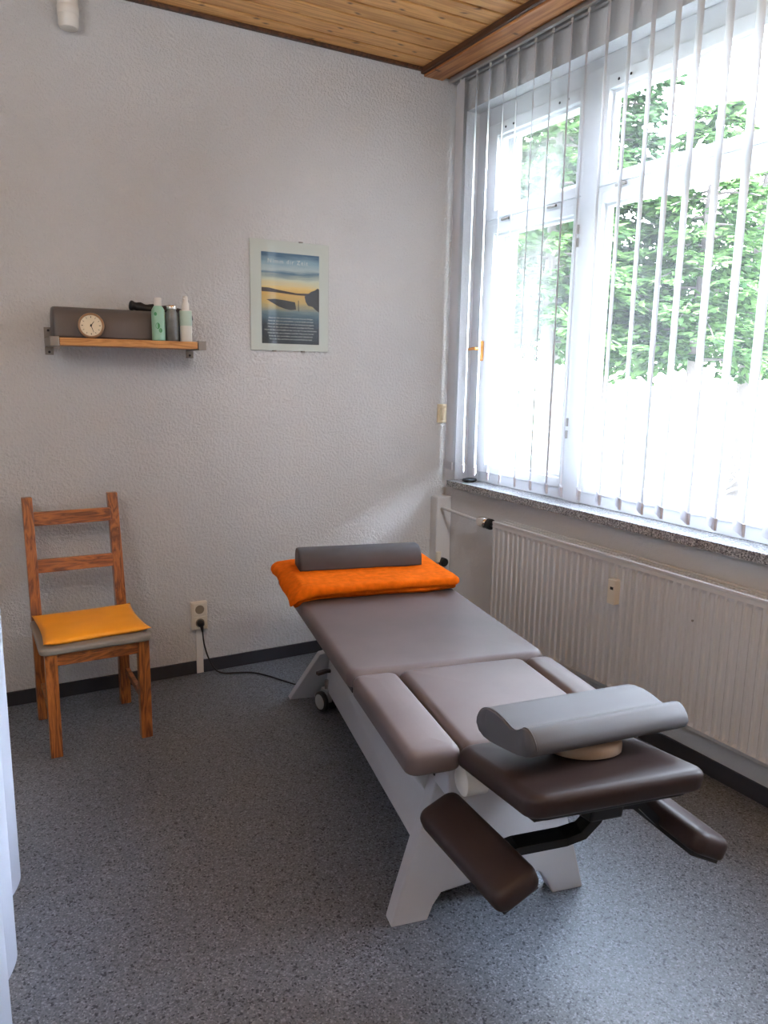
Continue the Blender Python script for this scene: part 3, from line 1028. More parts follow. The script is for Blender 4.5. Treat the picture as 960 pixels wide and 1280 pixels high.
# ------------------------------------------------------------------ sockets and mains cable
sk = thing('power_socket', 'double cream wall socket with white cable duct below', 'socket', (-1.534, 0.0, 0.32))
obj('socket_box', boxbm(-0.042, 0.042, -0.030, 0.0, -0.074, 0.076, bev=0.005), M['ivory_plastic'], sk)
for zz in (0.037, -0.035):
    bm = new()
    box(bm, -0.034, 0.034, -0.034, -0.029, zz - 0.0335, zz + 0.0335, 0.003)
    pl = obj('socket_face', bm, M['ivory_plastic'], sk)
    bm = new()
    lathe(bm, [(0.0235, -0.0345), (0.0205, -0.0350), (0.0195, -0.032), (0.019, -0.0318)], 28, (0, 0, zz), 'y')
    ring = obj('socket_well', bm, simple('brown_well', rgb((128, 116, 98)), 0.5), pl, smooth=True, auto=30)
    bm = new()
    for dx in (-0.0095, 0.0095):
        lathe(bm, [(0.0032, -0.0326), (0.003, -0.0330)], 10, (dx, 0, zz), 'y')
    lathe(bm, [(0.003, -0.0326), (0.003, -0.0330)], 10, (0, 0, zz + 0.014), 'y')
    obj('pin_holes', bm, M['black'], ring)
obj('cable_duct', boxbm(-0.018, 0.018, -0.016, 0.0, -0.318, -0.072, bev=0.002), M['white_plastic'], sk)

cable = thing('power_cable', 'black mains cable running from the wall socket to the treatment table', 'cable', (-1.534, -0.035, 0.285))
co = Vector((-1.534, -0.035, 0.285))
bm = new()
lathe(bm, [(0.0185, -0.001), (0.0185, -0.016), (0.016, -0.026), (0.009, -0.032)], 20, (0, 0, 0), 'y')
tube(bm, [(0, -0.020, -0.002), (0.002, -0.027, -0.022), (0.004, -0.027, -0.042)], [0.010, 0.008, 0.005], 10)
obj('plug', bm, M['black'], cable, smooth=True, auto=40)
cpts = spline([(-1.530, -0.062, 0.245), (-1.522, -0.062, 0.17), (-1.500, -0.062, 0.09), (-1.470, -0.070, 0.03), (-1.43, -0.085, 0.008), (-1.36, -0.110, 0.006), (-1.29, -0.145, 0.006), (-1.235, -0.22, 0.006), (-1.19, -0.31, 0.006), (-1.13, -0.42, 0.007), (-1.05, -0.5, 0.02), (-0.98, -0.56, 0.12)], 6)
bm = new()
tube(bm, [p - co for p in cpts], 0.0042, 8)
obj('cord', bm, M['black'], cable, smooth=True)

# ------------------------------------------------------------------ chair
CX, CY = -2.13, -0.42
chair = thing('wooden_chair', 'varnished pine ladder back chair standing by the back wall', 'chair', (CX, CY, 0.0))
def toc(bm):
    for v in bm.verts:
        v.co -= Vector((CX, CY, 0.0))
    return bm
# front legs (slightly out of square like the photo)
for x0, x1, y0, y1 in ((-2.331, -2.284, -0.632, -0.588), (-1.964, -1.917, -0.620, -0.576)):
    bm = boxbm(x0, x1, y0, y1, 0.0, 0.449, bev=0.004)
    obj('leg', toc(bm), M['chair_wood'], chair)
# rear legs continue up as back posts
for x0, x1, yb in ((-2.342, -2.298, -0.232), (-1.976, -1.930, -0.222)):
    d = 0.052
    pa = [(yb, 0.0), (yb, 0.44), (yb + 0.055, 0.75), (yb + 0.115, 1.010)]
    pb = [(yb + d, 0.0), (yb + d, 0.44), (yb + 0.055 + d * 0.9, 0.75), (yb + 0.115 + d * 0.72, 1.010)]
    poly = pa + list(reversed(pb))
    bm = hull_bm([(x0, y_, z_) for y_, z_ in poly], [(x1, y_, z_) for y_, z_ in poly])
    bevel_all(bm, 0.004)
    obj('back_leg', toc(bm), M['chair_wood'], chair)
# back rails
for z0, z1, yy in ((0.884, 0.944, -0.142), (0.674, 0.732, -0.176)):
    bm = new()
    vs = box(bm, -2.302, -1.970, yy, yy + 0.020, z0, z1, 0.0)
    for v in vs:
        v.co.y += (v.co.z - z0) * 0.2
    bevel_all(bm, 0.003)
    obj('back_rail', toc(bm), M['chair_wood_x'], chair)
obj('apron', toc(boxbm(-2.288, -1.960, -0.612, -0.590, 0.388, 0.447, bev=0.003)), M['chair_wood_x'], chair)
obj('apron', toc(boxbm(-2.300, -1.972, -0.215, -0.193, 0.388, 0.447, bev=0.003)), M['chair_wood_x'], chair)
for x0, x1 in ((-2.322, -2.300), (-1.950, -1.928)):
    obj('side_apron', toc(boxbm(x0, x1, -0.592, -0.215, 0.388, 0.447, bev=0.003)), M['chair_wood_x'], chair)
    obj('stretcher', toc(boxbm(x0, x1 - 0.002, -0.592, -0.215, 0.150, 0.178, bev=0.003)), M['chair_wood_x'], chair)
bm = pad(-2.350, -1.908, -0.645, -0.205, 0.447, 0.474, 0.03, 0.010, 0.001, rb=0.008)
st = obj('seat', toc(bm), M['seat_grey'], chair, smooth=True, auto=50)
st['label'] = 'grey seat panel'

# seat cushion: thin pillow with pinched corners
bm = new()
nu, nv = 28, 28
cor = [(-2.342, -0.236), (-1.918, -0.228), (-1.900, -0.600), (-2.333, -0.625)]   # BL, BR, FR, FL
grid = {}
for side in (1, -1):
    for i in range(nu + 1):
        for j in range(nv + 1):
            if side == -1 and (i in (0, nu) or j in (0, nv)):
                grid[(side, i, j)] = grid[(1, i, j)]
                continue
            s, t_ = i / nu, j / nv
            a, b = 2 * s - 1, 2 * t_ - 1
            x = (1 - t_) * ((1 - s) * cor[0][0] + s * cor[1][0]) + t_ * ((1 - s) * cor[3][0] + s * cor[2][0])
            yv = (1 - t_) * ((1 - s) * cor[0][1] + s * cor[1][1]) + t_ * ((1 - s) * cor[3][1] + s * cor[2][1])
            # edges bow inwards between corners
            pin = 0.012
            x += -pin * a * (1 - b * b)
            yv += pin * b * (1 - a * a)
            prof_ = ((1 - a ** 4) * (1 - b ** 4)) ** 0.55
            z = 0.487 + (0.018 * prof_ if side == 1 else -0.0125 * min(1, prof_ * 2.2))
            z += 0.004 * (abs(a) ** 6) * (abs(b) ** 6) + 0.010 * (1 - t_) ** 3
            z += side * 0.0015 * mnoise.noise(Vector((x * 14, yv * 14, side))) * prof_
            grid[(side, i, j)] = bm.verts.new((x, yv, z))
for side in (1, -1):
    for i in range(nu):
        for j in range(nv):
            bm.faces.new([grid[(side, i, j)], grid[(side, i + 1, j)], grid[(side, i + 1, j + 1)], grid[(side, i, j + 1)]])
o = obj('seat_cushion', bm, M['cushion_orange'], smooth=True)
tag(o, 'flat orange cushion lying on the seat of the pine chair', 'cushion')

# ------------------------------------------------------------------ curtain at the left edge
bm = new()
nz, ny = 10, 120
rows = []
for a in range(nz + 1):
    z = 2.55 + (0.07 - 2.55) * a / nz
    row = []
    for c in range(ny + 1):
        yv = -1.345 - 1.45 * c / ny
        ph = (yv + 1.50) / -0.34
        x = -2.537 - 0.034 * (yv + 1.5) / -0.4 + 0.030 * math.cos(2 * PI * ph) + 0.006 * math.sin(5.1 * ph + 2.0 * z)
        x += 0.004 * math.sin(3 * z + c * 0.2)
        zz = z + (0.012 * math.cos(2 * PI * ph + 0.5) if a == nz else 0)
        row.append(bm.verts.new((x, yv, zz)))
    rows.append(row)
for r0, r1 in zip(rows, rows[1:]):
    for c in range(ny):
        bm.faces.new([r0[c], r0[c + 1], r1[c + 1], r1[c]])
cur = thing('curtain', 'white cloth curtain hanging in folds at the left edge', 'curtain', (-2.6, -1.9, 2.55))
def tocur(b):
    for v in b.verts:
        v.co -= Vector((-2.6, -1.9, 2.55))
    return b
obj('curtain_cloth', tocur(bm), M['curtain'], cur, smooth=True)
bm = new()
tube(bm, [(-2.56, -0.9, 2.56), (-2.62, -3.0, 2.56)], 0.012, 12)
tube(bm, [(-2.565, -1.0, 2.56), (-2.565, -1.0, CEIL)], 0.008, 10)
tube(bm, [(-2.618, -2.9, 2.56), (-2.618, -2.9, CEIL)], 0.008, 10)
obj('curtain_rail', tocur(bm), M['alu'], cur, smooth=True, auto=40)

# ------------------------------------------------------------------ treatment table
TO = (-1.264, -2.194, 0.0)
TA = R(-11.3)
table = thing('treatment_table', 'long brown upholstered treatment table on a white splayed base', 'treatment table', TO, TA)
# upholstery
o = obj('leg_section_pad', pad(-0.355, 0.358, 0.357, 1.66, 0.588, 0.652, 0.045, 0.026, 0.004), M['brown_leather'], table, smooth=True)
o = obj('seat_pad', pad(-0.193, 0.250, -0.190, 0.347, 0.588, 0.652, 0.03, 0.024, 0.004), M['brown_leather'], table, smooth=True)
obj('side_pad', pad(-0.352, -0.201, -0.195, 0.345, 0.582, 0.652, 0.03, 0.024, 0.004), M['brown_leather'], table, smooth=True)
obj('side_pad', pad(0.258, 0.358, -0.185, 0.345, 0.588, 0.650, 0.03, 0.024, 0.004), M['brown_leather'], table, smooth=True)
# head section tilted up towards its near end
HW, HT = -0.168, R(10.5)
def tilt(p):
    d = HW - p.y
    return Vector((p.x, HW - d * math.cos(HT) - (p.z - 0.62) * math.sin(HT) * -1 * -1, 0.62 + d * math.sin(HT) + (p.z - 0.62) * math.cos(HT)))
obj('head_pad', pad(-0.214, 0.242, HW - 0.412, HW, 0.588, 0.652, 0.04, 0.026, 0.004, fn=tilt), M['dark_brown_leather'], table, smooth=True)
obj('head_board', pad(-0.185, 0.215, HW - 0.392, HW - 0.01, 0.574, 0.589, 0.03, 0.004, 0.0, fn=tilt, rb=0.003), M['black'], table)
obj('pad_board', boxbm(-0.34, 0.34, 0.37, 1.64, 0.572, 0.589, bev=0.003), M['black'], table)
obj('pad_board', boxbm(-0.18, 0.235, -0.175, 0.335, 0.572, 0.589, bev=0.003), M['black'], table)

def armrest(far, near, width, thick, roll, name='armrest', mat=None):
    """pad whose top centre line runs far -> near, rolled about it"""
    far, near = Vector(far), Vector(near)
    d = (near - far)
    L = d.length
    yv = -d.normalized()
    xv = Vector((1, 0, 0))
    xv = (xv - yv * xv.dot(yv)).normalized()
    zv = xv.cross(yv)
    q = Matrix.Rotation(roll, 3, yv)
    xv, zv = q @ xv, q @ zv
    c = (far + near) / 2
    bm = pad(-width / 2, width / 2, -L / 2, L / 2, -thick, 0.0, 0.03, 0.022, 0.003)
    for v in bm.verts:
        p = v.co.copy()
        v.co = c + xv * p.x + yv * p.y + zv * p.z
    a = obj(name, bm, mat or M['dark_brown_leather'], table, smooth=True)
    bm = boxbm(-width / 2 + 0.012, width / 2 - 0.012, -L / 2 + 0.015, L / 2 - 0.015, -thick - 0.010, -thick + 0.002, bev=0.002)
    for v in bm.verts:
        p = v.co.copy()
        v.co = c + xv * p.x + yv * p.y + zv * p.z
    obj('armrest_board', bm, M['black'], a)
    return a
armrest((-0.250, -0.115, 0.470), (-0.205, -0.508, 0.478), 0.125, 0.058, R(-24))
armrest((0.322, -0.10, 0.490), (0.336, -0.522, 0.500), 0.115, 0.060, R(26))

# white base: near and far A-shaped foot panels
def a_panel(w_of, thick, half, top):
    L = [(-0.320, 0.0), (-0.300, 0.075), (-0.250, 0.250)] + half
    Rr = [(-x, z) for x, z in reversed(half)] + [(0.250, 0.250), (0.300, 0.075), (0.320, 0.0)]
    inner = [(0.212, 0.0), (0.190, 0.045), (0.165, 0.082), (0.128, 0.108), (0.080, 0.115), (-0.080, 0.115), (-0.128, 0.108), (-0.165, 0.082), (-0.190, 0.045), (-0.207, 0.0)]
    return L + Rr + inner
poly = a_panel(None, 0, [(-0.212, 0.370), (-0.185, 0.480)], 0.48)
bm = hull_bm([(x, 0.0, z) for x, z in poly], [(x, 0.055, z) for x, z in poly])
bmesh.ops.triangulate(bm, faces=[f for f in bm.faces if len(f.verts) > 4])
bevel_all(bm, 0.005, 2, 25)
obj('foot_panel', bm, M['base_white'], table)
polyf = [(-0.302, 0.0), (-0.176, 0.262), (-0.140, 0.270), (0.140, 0.270), (0.176, 0.262), (0.302, 0.0), (0.232, 0.0), (0.195, 0.060), (0.160, 0.100), (0.110, 0.118), (-0.110, 0.118), (-0.160, 0.100), (-0.195, 0.060), (-0.232, 0.0)]
def farw(z):
    return 1.625 - 0.42 * z
bm = hull_bm([(x, farw(z), z) for x, z in polyf], [(x, farw(z) + 0.05, z) for x, z in polyf])
bmesh.ops.triangulate(bm, faces=[f for f in bm.faces if len(f.verts) > 4])
bevel_all(bm, 0.005, 2, 25)
obj('foot_panel', bm, M['base_white'], table)
# tapering long beam
sec_n = [(-0.250, 0.245), (-0.206, 0.385), (0.206, 0.385), (0.250, 0.245)]
sec_f = [(-0.148, 0.085), (-0.128, 0.268), (0.128, 0.268), (0.148, 0.085)]
bm = hull_bm([(x, 0.02, z) for x, z in sec_n], [(x, 1.52, z) for x, z in sec_f])
bevel_all(bm, 0.010, 3)
obj('base_beam', bm, M['base_white'], table)
# upper frame carrying the pads, with its side slot
bm = boxbm(-0.205, 0.205, -0.115, 1.45, 0.455, 0.575, bev=0.008)
uf = obj('upper_frame', bm, M['base_white'], table)
bm = new()
box(bm, -0.208, -0.204, -0.02, 0.09, 0.474, 0.488, 0.001)
obj('frame_slot', bm, M['black'], uf)
for w0 in (0.10, 1.05):
    bm = hull_bm([(-0.15, w0, 0.30), (-0.15, w0 + 0.22, 0.30), (0.15, w0 + 0.22, 0.30), (0.15, w0, 0.30)], [(-0.15, w0 + 0.1, 0.47), (-0.15, w0 + 0.30, 0.47), (0.15, w0 + 0.30, 0.47), (0.15, w0 + 0.1, 0.47)])
    obj('lift_arm', bm, M['base_white'], table)
# hinge covers between the seat and head sections
for u0 in (-0.175, 0.145):
    bm = new()
    lathe(bm, [(0.03, u0 - 0.02), (0.042, u0 - 0.012), (0.042, u0 + 0.048), (0.03, u0 + 0.056)], 20, (0, 0, 0), 'x')
    for v in bm.verts:
        v.co += Vector((0, -0.16, 0.535))
    obj('hinge_cover', bm, M['white_plastic'], table, smooth=True, auto=40)
# black carrier under the head section and its arms to the two armrests
bm = new()
box(bm, -0.165, -0.130, -0.52, -0.15, 0.552, 0.580)
box(bm, 0.155, 0.190, -0.52, -0.15, 0.552, 0.580)
box(bm, -0.165, 0.190, -0.50, -0.44, 0.556, 0.578)
for v in bm.verts:
    v.co = tilt(v.co)
obj('head_carrier', bm, M['black_metal'], table)
bm = new()
box(bm, 0.03, 0.12, -0.46, -0.38, 0.480, 0.560, 0.006)
for v in bm.verts:
    v.co = tilt(v.co)
lk = obj('lock_block', bm, M['black_metal'], table)
for uu in (0.045, 0.09):
    bm = new()
    box(bm, uu, uu + 0.022, -0.464, -0.459, 0.545, 0.556, 0.001)
    for v in bm.verts:
        v.co = tilt(v.co)
    obj('clip', bm, M['white_plastic'], lk)
def bar(bm, pts, w, h):
    pts = [Vector(p) for p in pts]
    rings = []
    for i, p in enumerate(pts):
        d = (pts[min(i + 1, len(pts) - 1)] - pts[max(i - 1, 0)]).normalized()
        a = d.cross(Vector((0, 0, 1))).normalized()
        b = a.cross(d)
        rings.append([bm.verts.new(p + a * sa * w / 2 + b * sb * h / 2) for sa, sb in ((-1, -1), (1, -1), (1, 1), (-1, 1))])
    for r0, r1 in zip(rings, rings[1:]):
        for k in range(4):
            bm.faces.new([r0[k], r0[(k + 1) % 4], r1[(k + 1) % 4], r1[k]])
    bm.faces.new(rings[0])
    bm.faces.new(list(reversed(rings[-1])))
bm = new()
bar(bm, [(-0.21, -0.35, 0.440), (-0.13, -0.36, 0.462), (0.00, -0.36, 0.462), (0.045, -0.37, 0.478), (0.075, -0.38, 0.520), (0.085, -0.38, 0.55)], 0.05, 0.022)
obj('armrest_bracket', bm, M['black_metal'], table)
bm = new()
bar(bm, [(0.10, -0.37, 0.548), (0.20, -0.37, 0.535), (0.26, -0.37, 0.475), (0.34, -0.37, 0.43)], 0.05, 0.022)
obj('armrest_bracket', bm, M['black_metal'], table)
# black lifting tube and floor bar between the near feet
bm = new()
tube(bm, [(-0.17, 0.10, 0.085), (-0.15, 0.09, 0.105), (-0.05, 0.09, 0.105), (0.17, 0.09, 0.105)], 0.012, 10)
obj('foot_lever', bm, M['black_metal'], table, smooth=True, auto=40)
obj('floor_bar', boxbm(-0.135, 0.135, 0.10, 0.15, 0.030, 0.075, bev=0.005), M['base_white'], table)

def caster(u, w, rz, lever=True):
    """twin wheel castor; u, w on the floor"""
    e = obj('caster', boxbm(-0.014, 0.014, -0.030, 0.030, 0.045, 0.108, bev=0.006), M['grey_plastic'], table, loc=(u, w, 0.0), rot=(0, 0, rz))
    for s in (-1, 1):
        bm = new()
        lathe(bm, [(0.036, s * 0.016), (0.048, s * 0.019), (0.050, s * 0.026), (0.048, s * 0.036), (0.040, s * 0.039)], 28, (0, 0, 0.050), 'x')
        w_ = obj('wheel', bm, M['black'], e, smooth=True, auto=50)
        bm = new()
        lathe(bm, [(0.036, s * 0.037), (0.036, s * 0.041), (0.028, s * 0.043)], 24, (0, 0, 0.050), 'x')
        w_2 = obj('wheel_cap', bm, M['grey_plastic'], e, smooth=True, auto=50)
    bm = new()
    tube(bm, [(0, 0, 0.10), (0, 0, 0.15)], 0.010, 10)
    obj('stem', bm, M['chrome'], e, smooth=True, auto=40)
    if lever:
        bm = new()
        bar(bm, [(0.028, -0.03, 0.10), (0.026, -0.026, 0.16), (0.02, -0.02, 0.198), (-0.015, -0.02, 0.206), (-0.065, -0.02, 0.204)], 0.022, 0.014)
        obj('brake_lever', bm, M['brown_plastic'], e)
    return e
caster(-0.155, 1.47, R(20))
caster(0.155, 1.47, R(-20), False)
caster(0.125, 0.10, R(15), False)
caster(-0.125, 0.12, R(-15), False)

def T(u, w, z):
    c, s = math.cos(TA), math.sin(TA)
    return (TO[0] + u * c - w * s, TO[1] + u * s + w * c, z)

# ------------------------------------------------------------------ towel, bolster, pillow, disc on the table
bm = new()
def towel_layer(u0, u1, w0, w1, z0, z1, seed, droop):
    def fn(p):
        q = Vector((p.x * 7 + seed * 3.1, p.y * 7, p.z * 12))
        d = 0.012
        x = p.x + d * mnoise.noise(q)
        y = p.y + d * mnoise.noise(q + Vector((9, 0, 0)))
        z = p.z + 0.006 * mnoise.noise(Vector((p.x * 9, p.y * 9, seed))) + 0.0025 * mnoise.noise(Vector((p.x * 34, p.y * 34, seed + p.z * 30)))
        # ends hang a little over the table edge
        over = max(0.0, -0.335 - x)
        z -= over * droop * 1.1 * (0.35 + 0.65 * max(0, min(1, (1.45 - y) / 0.35)))
        return Vector((x, y, z))
    n_before = len(bm.verts)
    b2 = pad(u0, u1, w0, w1, z0, z1, 0.03, (z1 - z0) * 0.55, 0.003, n=8, fn=None, rb=min(0.010, (z1 - z0) * 0.45))
    bmesh.ops.triangulate(b2, faces=[f for f in b2.faces if len(f.verts) > 4])
    es = [e for e in b2.edges if e.calc_length() > 0.05]
    bmesh.ops.subdivide_edges(b2, edges=es, cuts=9, use_grid_fill=True)
    bmesh.ops.triangulate(b2, faces=[f for f in b2.faces if len(f.verts) > 4])
    for v in b2.verts:
        v.co = fn(v.co)
    me = bpy.data.meshes.new('tmp')
    b2.to_mesh(me)
    b2.free()
    bm.from_mesh(me)
    bpy.data.meshes.remove(me)
towel_layer(-0.375, 0.358, 1.128, 1.64, 0.655, 0.682, 1, 1.0)
towel_layer(-0.392, 0.366, 1.108, 1.63, 0.680, 0.716, 3, 0.9)
o = obj('towel', bm, M['towel'], smooth=True, loc=TO, rot=(0, 0, TA))
tag(o, 'folded orange towel lying across the far end of the treatment table', 'towel')

o = half_round('bolster', 0.565, 0.16, 0.092, M['grey_leather'])
o.location = T(-0.015, 1.435, 0.712)
o.rotation_euler = (0, 0, TA - R(2.5))
tag(o, 'grey half round bolster lying on the orange towel', 'bolster')

# tan disc under the pillow (lies on the tilted head pad)
def tilt_pt(u, d, h):
    """point on the head section: u across, d from its hinge, h above its top face"""
    zt = 0.652 + h
    return tilt(Vector((u, HW - d, zt)))
bm = new()
lathe(bm, [(0.078, 0.0), (0.088, 0.004), (0.090, 0.020), (0.088, 0.032), (0.07, 0.036)], 32)
o = obj('disc_cushion', bm, M['tan'], smooth=True)
p = tilt_pt(0.05, 0.185, 0.001)
o.location = T(p.x, p.y, p.z)
o.rotation_euler = (0, 0, TA)
o.rotation_euler = (Matrix.Rotation(TA, 3, 'Z') @ Matrix.Rotation(-HT, 3, 'X')).to_euler()
tag(o, 'round tan disc cushion under the contoured grey pillow', 'cushion')

# contoured pillow
bm = new()
PL, PD = 0.455, 0.27
def top_prof(s):         # s: 0 far edge .. 1 near edge
    pts = [(0.0, 0.030), (0.03, 0.050), (0.12, 0.074), (0.24, 0.083), (0.38, 0.080), (0.52, 0.069), (0.64, 0.055), (0.72, 0.057), (0.82, 0.075), (0.92, 0.068), (0.985, 0.040), (1.0, 0.026)]
    for (a, ha), (b, hb) in zip(pts, pts[1:]):
        if a <= s <= b:
            t_ = (s - a) / (b - a)
            return ha + (hb - ha) * t_
    return pts[-1][1]
prof = []
ns = 30
for k in range(ns + 1):
    s = k / ns
    prof.append((PD / 2 - PD * s, top_prof(s)))
for k in range(9):
    s = 1 - k / 8
    ed = min(s, 1 - s)
    zb = 0.0 + 0.016 * max(0, 1 - ed / 0.12) ** 2
    prof.append(((PD / 2 - 0.004) - (PD - 0.008) * s, zb))
# smooth the profile a little
for _ in range(2):
    q = prof[:]
    for i in range(len(prof)):
        a, b, c = prof[i - 1], prof[i], prof[(i + 1) % len(prof)]
        q[i] = ((a[0] + 2 * b[0] + c[0]) / 4, (a[1] + 2 * b[1] + c[1]) / 4)
    prof = q
rings = []
cyy, czz = 0.0, 0.036
for x, sc in ((-PL / 2, 0.93), (-PL / 2 + 0.004, 0.975), (-PL / 2 + 0.012, 1.0), (-PL / 4, 1.0), (0, 1.0), (PL / 4, 1.0), (PL / 2 - 0.012, 1.0), (PL / 2 - 0.004, 0.975), (PL / 2, 0.93)):
    rings.append([bm.verts.new((x, cyy + (yv - cyy) * sc, czz + (zv - czz) * sc)) for yv, zv in prof])
kk = len(prof)
for a, b in zip(rings, rings[1:]):
    for i in range(kk):
        bm.faces.new([a[i], a[(i + 1) % kk], b[(i + 1) % kk], b[i]])
bm.faces.new(rings[0])
bm.faces.new(list(reversed(rings[-1])))
bmesh.ops.triangulate(bm, faces=[f for f in bm.faces if len(f.verts) > 4])
pil = obj('contour_pillow', bm, M['grey_leather'], smooth=True, auto=55)
p = tilt_pt(0.048, 0.165, 0.040)
pil.location = T(p.x, p.y, p.z)
pil.rotation_euler = (Matrix.Rotation(TA, 3, 'Z') @ Matrix.Rotation(-HT, 3, 'X') @ Matrix.Rotation(R(6), 3, 'Z')).to_euler()
tag(pil, 'contoured grey leatherette pillow resting above the head end of the treatment table', 'pillow')
# piping seam along the left end
bm = new()
x = -PL / 2 + 0.006
tube(bm, [(x, cyy + (yv - cyy) * 0.99, czz + (zv - czz) * 0.99) for yv, zv in prof[:ns + 1]], 0.0022, 6)
obj('seam', bm, M['grey_leather'], pil, smooth=True)

# ------------------------------------------------------------------ garden beyond the window
bm = new()
gn = 40
rows = []
for i in range(gn + 1):
    row = []
    for j in range(gn + 1):
        gx = WT + 0.01 + 40 * i / gn
        gy = -20 + 60 * j / gn
        gz = -0.9 + 0.06 * mnoise.noise(Vector((gx * 0.4, gy * 0.4, 0))) + 0.045 * max(0, gx - 5)
        row.append(bm.verts.new((gx, gy, gz)))
    rows.append(row)
for a in range(gn):
    for b in range(gn):
        bm.faces.new([rows[a][b], rows[a + 1][b], rows[a + 1][b + 1], rows[a][b + 1]])
g = obj('lawn', bm, M['grass'], smooth=True)
g['kind'] = 'structure'

def ground_z(x, y):
    return -0.9 + 0.045 * max(0, x - 5)

def conifer(label, x, y, h, spread, z_low, seed, mat, trunk_r=0.16, dens=1.0, group='conifers in the garden'):
    rnd = random.Random(seed)
    gz = ground_z(x, y)
    t = thing('conifer_tree', label, 'tree', (x, y, gz), 0, group)
    bm = new()
    tube(bm, [(0, 0, -0.1), (0.02, 0.03, h * 0.35), (-0.02, 0.0, h * 0.7), (0, 0, h)], [trunk_r, trunk_r * 0.8, trunk_r * 0.45, 0.02], 12)
    bb = new()
    bf = new()
    nb = int((h - z_low) * 11 * dens)
    for i in range(nb):
        f = (i + rnd.random()) / nb
        z = z_low + (h - z_low) * f
        az = i * 2.39996 + rnd.uniform(-0.3, 0.3)
        L = spread * (1 - 0.85 * f) * rnd.uniform(0.75, 1.1)
        d = Vector((math.cos(az), math.sin(az), 0))
        pts = []
        for k in range(6):
            s = k / 5
            pts.append(Vector((0, 0, z)) + d * L * s + Vector((0, 0, L * (0.10 * s - 0.34 * s * s))))
        tube(bb, pts, [0.022 * (1 - 0.8 * k / 5) for k in range(6)], 5, cap=False)
        side = Vector((-d.y, d.x, 0))
        m = max(6, int(L * 9))
        for k in range(m):
            s = 0.15 + 0.85 * (k + rnd.random()) / m
            q = min(4.999, s * 5)
            a = int(q)
            c = pts[a].lerp(pts[a + 1], q - a)
            for sg in (-1, 1):
                tl = L * 0.34 * (1.15 - s) + 0.12
                dr = (side * sg * rnd.uniform(0.7, 1.0) + d * rnd.uniform(0.35, 0.8) + Vector((0, 0, rnd.uniform(-0.45, 0.1)))).normalized()
                nt_ = max(3, int(tl / 0.075))
                for e in range(nt_):
                    cc = c + dr * tl * (e + 0.5) / nt_ + Vector((rnd.uniform(-.03, .03), rnd.uniform(-.03, .03), rnd.uniform(-.03, .03)))
                    ln, wd = rnd.uniform(0.11, 0.20), rnd.uniform(0.03, 0.055)
                    for sgn in (-1, 0, 1):
                        dd = (dr + side * 0.7 * sgn + d * 0.3 + Vector((rnd.uniform(-.3, .3), rnd.uniform(-.3, .3), rnd.uniform(-.5, .25)))).normalized()
                        up = Vector((rnd.uniform(-.6, .6), rnd.uniform(-.6, .6), 1)).normalized()
                        sd = dd.cross(up).normalized() * wd
                        p0 = cc
                        bf.faces.new([bf.verts.new(p0), bf.verts.new(p0 + dd * ln * 0.5 + sd), bf.verts.new(p0 + dd * ln), bf.verts.new(p0 + dd * ln * 0.5 - sd)])
    obj('trunk', bm, M['bark'], t, smooth=True)
    obj('branches', bb, M['bark'], t, smooth=True)
    obj('needles', bf, mat, t)
    return t

conifer('tall green fir seen through the narrow left casement', 4.7, 4.55, 7.6, 1.75, 2.9, 11, M['fir'], 0.14, 1.4)
conifer('dark fir with bare lower trunk at the left edge of the wide casement', 6.6, 5.5, 8.8, 2.1, 3.0, 23, M['fir_dark'], 0.17, 1.4)
conifer('spreading fir with low boughs in the middle of the wide casement', 6.6, 3.6, 6.0, 1.9, 2.6, 37, M['fir'], 0.15, 1.3)
conifer('far green fir at the right end of the wide casement', 10.5, 5.6, 6.6, 2.6, 2.6, 41, M['fir'], 0.18, 1.1)
conifer('far dark fir behind the left casement', 10.5, 11.0, 10.0, 3.0, 3.0, 53, M['fir_dark'], 0.22, 0.8)

def bare_shrub(label, x, y, h, seed):
    rnd = random.Random(seed)
    gz = ground_z(x, y)
    t = thing('bare_shrub', label, 'shrub', (x, y, gz), 0, 'bare shrubs in the garden')
    bm = new()
    def grow(p, d, L, r, lev):
        q = p + d * L * 0.5 + Vector((rnd.uniform(-.06, .06), rnd.uniform(-.06, .06), rnd.uniform(-.02, .06))) * L
        e = p + d * L
        tube(bm, [p, q, e], [r, r * 0.8, r * 0.6], 5, cap=False)
        if lev == 0:
            return
        for _ in range(3):
            nd = (d + Vector((rnd.uniform(-.8, .8), rnd.uniform(-.8, .8), rnd.uniform(-.35, .5)))).normalized()
            grow(e if rnd.random() < .6 else q, nd, L * rnd.uniform(.55, .8), r * 0.55, lev - 1)
    for k in range(5):
        a = 2 * PI * k / 5 + rnd.uniform(-.4, .4)
        grow(Vector((0, 0, -0.05)), Vector((math.cos(a) * .55, math.sin(a) * .55, 1)).normalized(), h * 0.45, 0.022, 3)
    obj('stems', bm, M['bark'], t, smooth=True)
bare_shrub('bare branching shrub below the wide casement, nearer the mullion', 4.6, 3.1, 2.3, 3)
bare_shrub('bare branching shrub at the right end of the wide casement', 4.6, 1.6, 2.1, 8)

# ------------------------------------------------------------------ light
w = bpy.data.worlds.new('World')
scn.world = w
w.use_nodes = True
nt = w.node_tree
bg = nt.nodes['Background']
tc = nt.nodes.new('ShaderNodeTexCoord')
sp = nt.nodes.new('ShaderNodeSeparateXYZ')
nt.links.new(tc.outputs['Generated'], sp.inputs[0])
rr = ramp(nt, [(0.47, (0.93, 0.96, 1.0)), (0.62, (0.84, 0.91, 1.0)), (1.0, (0.50, 0.70, 1.0))])
mr = nt.nodes.new('ShaderNodeMapRange')
mr.inputs['From Min'].default_value = -1
mr.inputs['From Max'].default_value = 1
nt.links.new(sp.outputs['Z'], mr.inputs['Value'])
nt.links.new(mr.outputs[0], rr.inputs['Fac'])
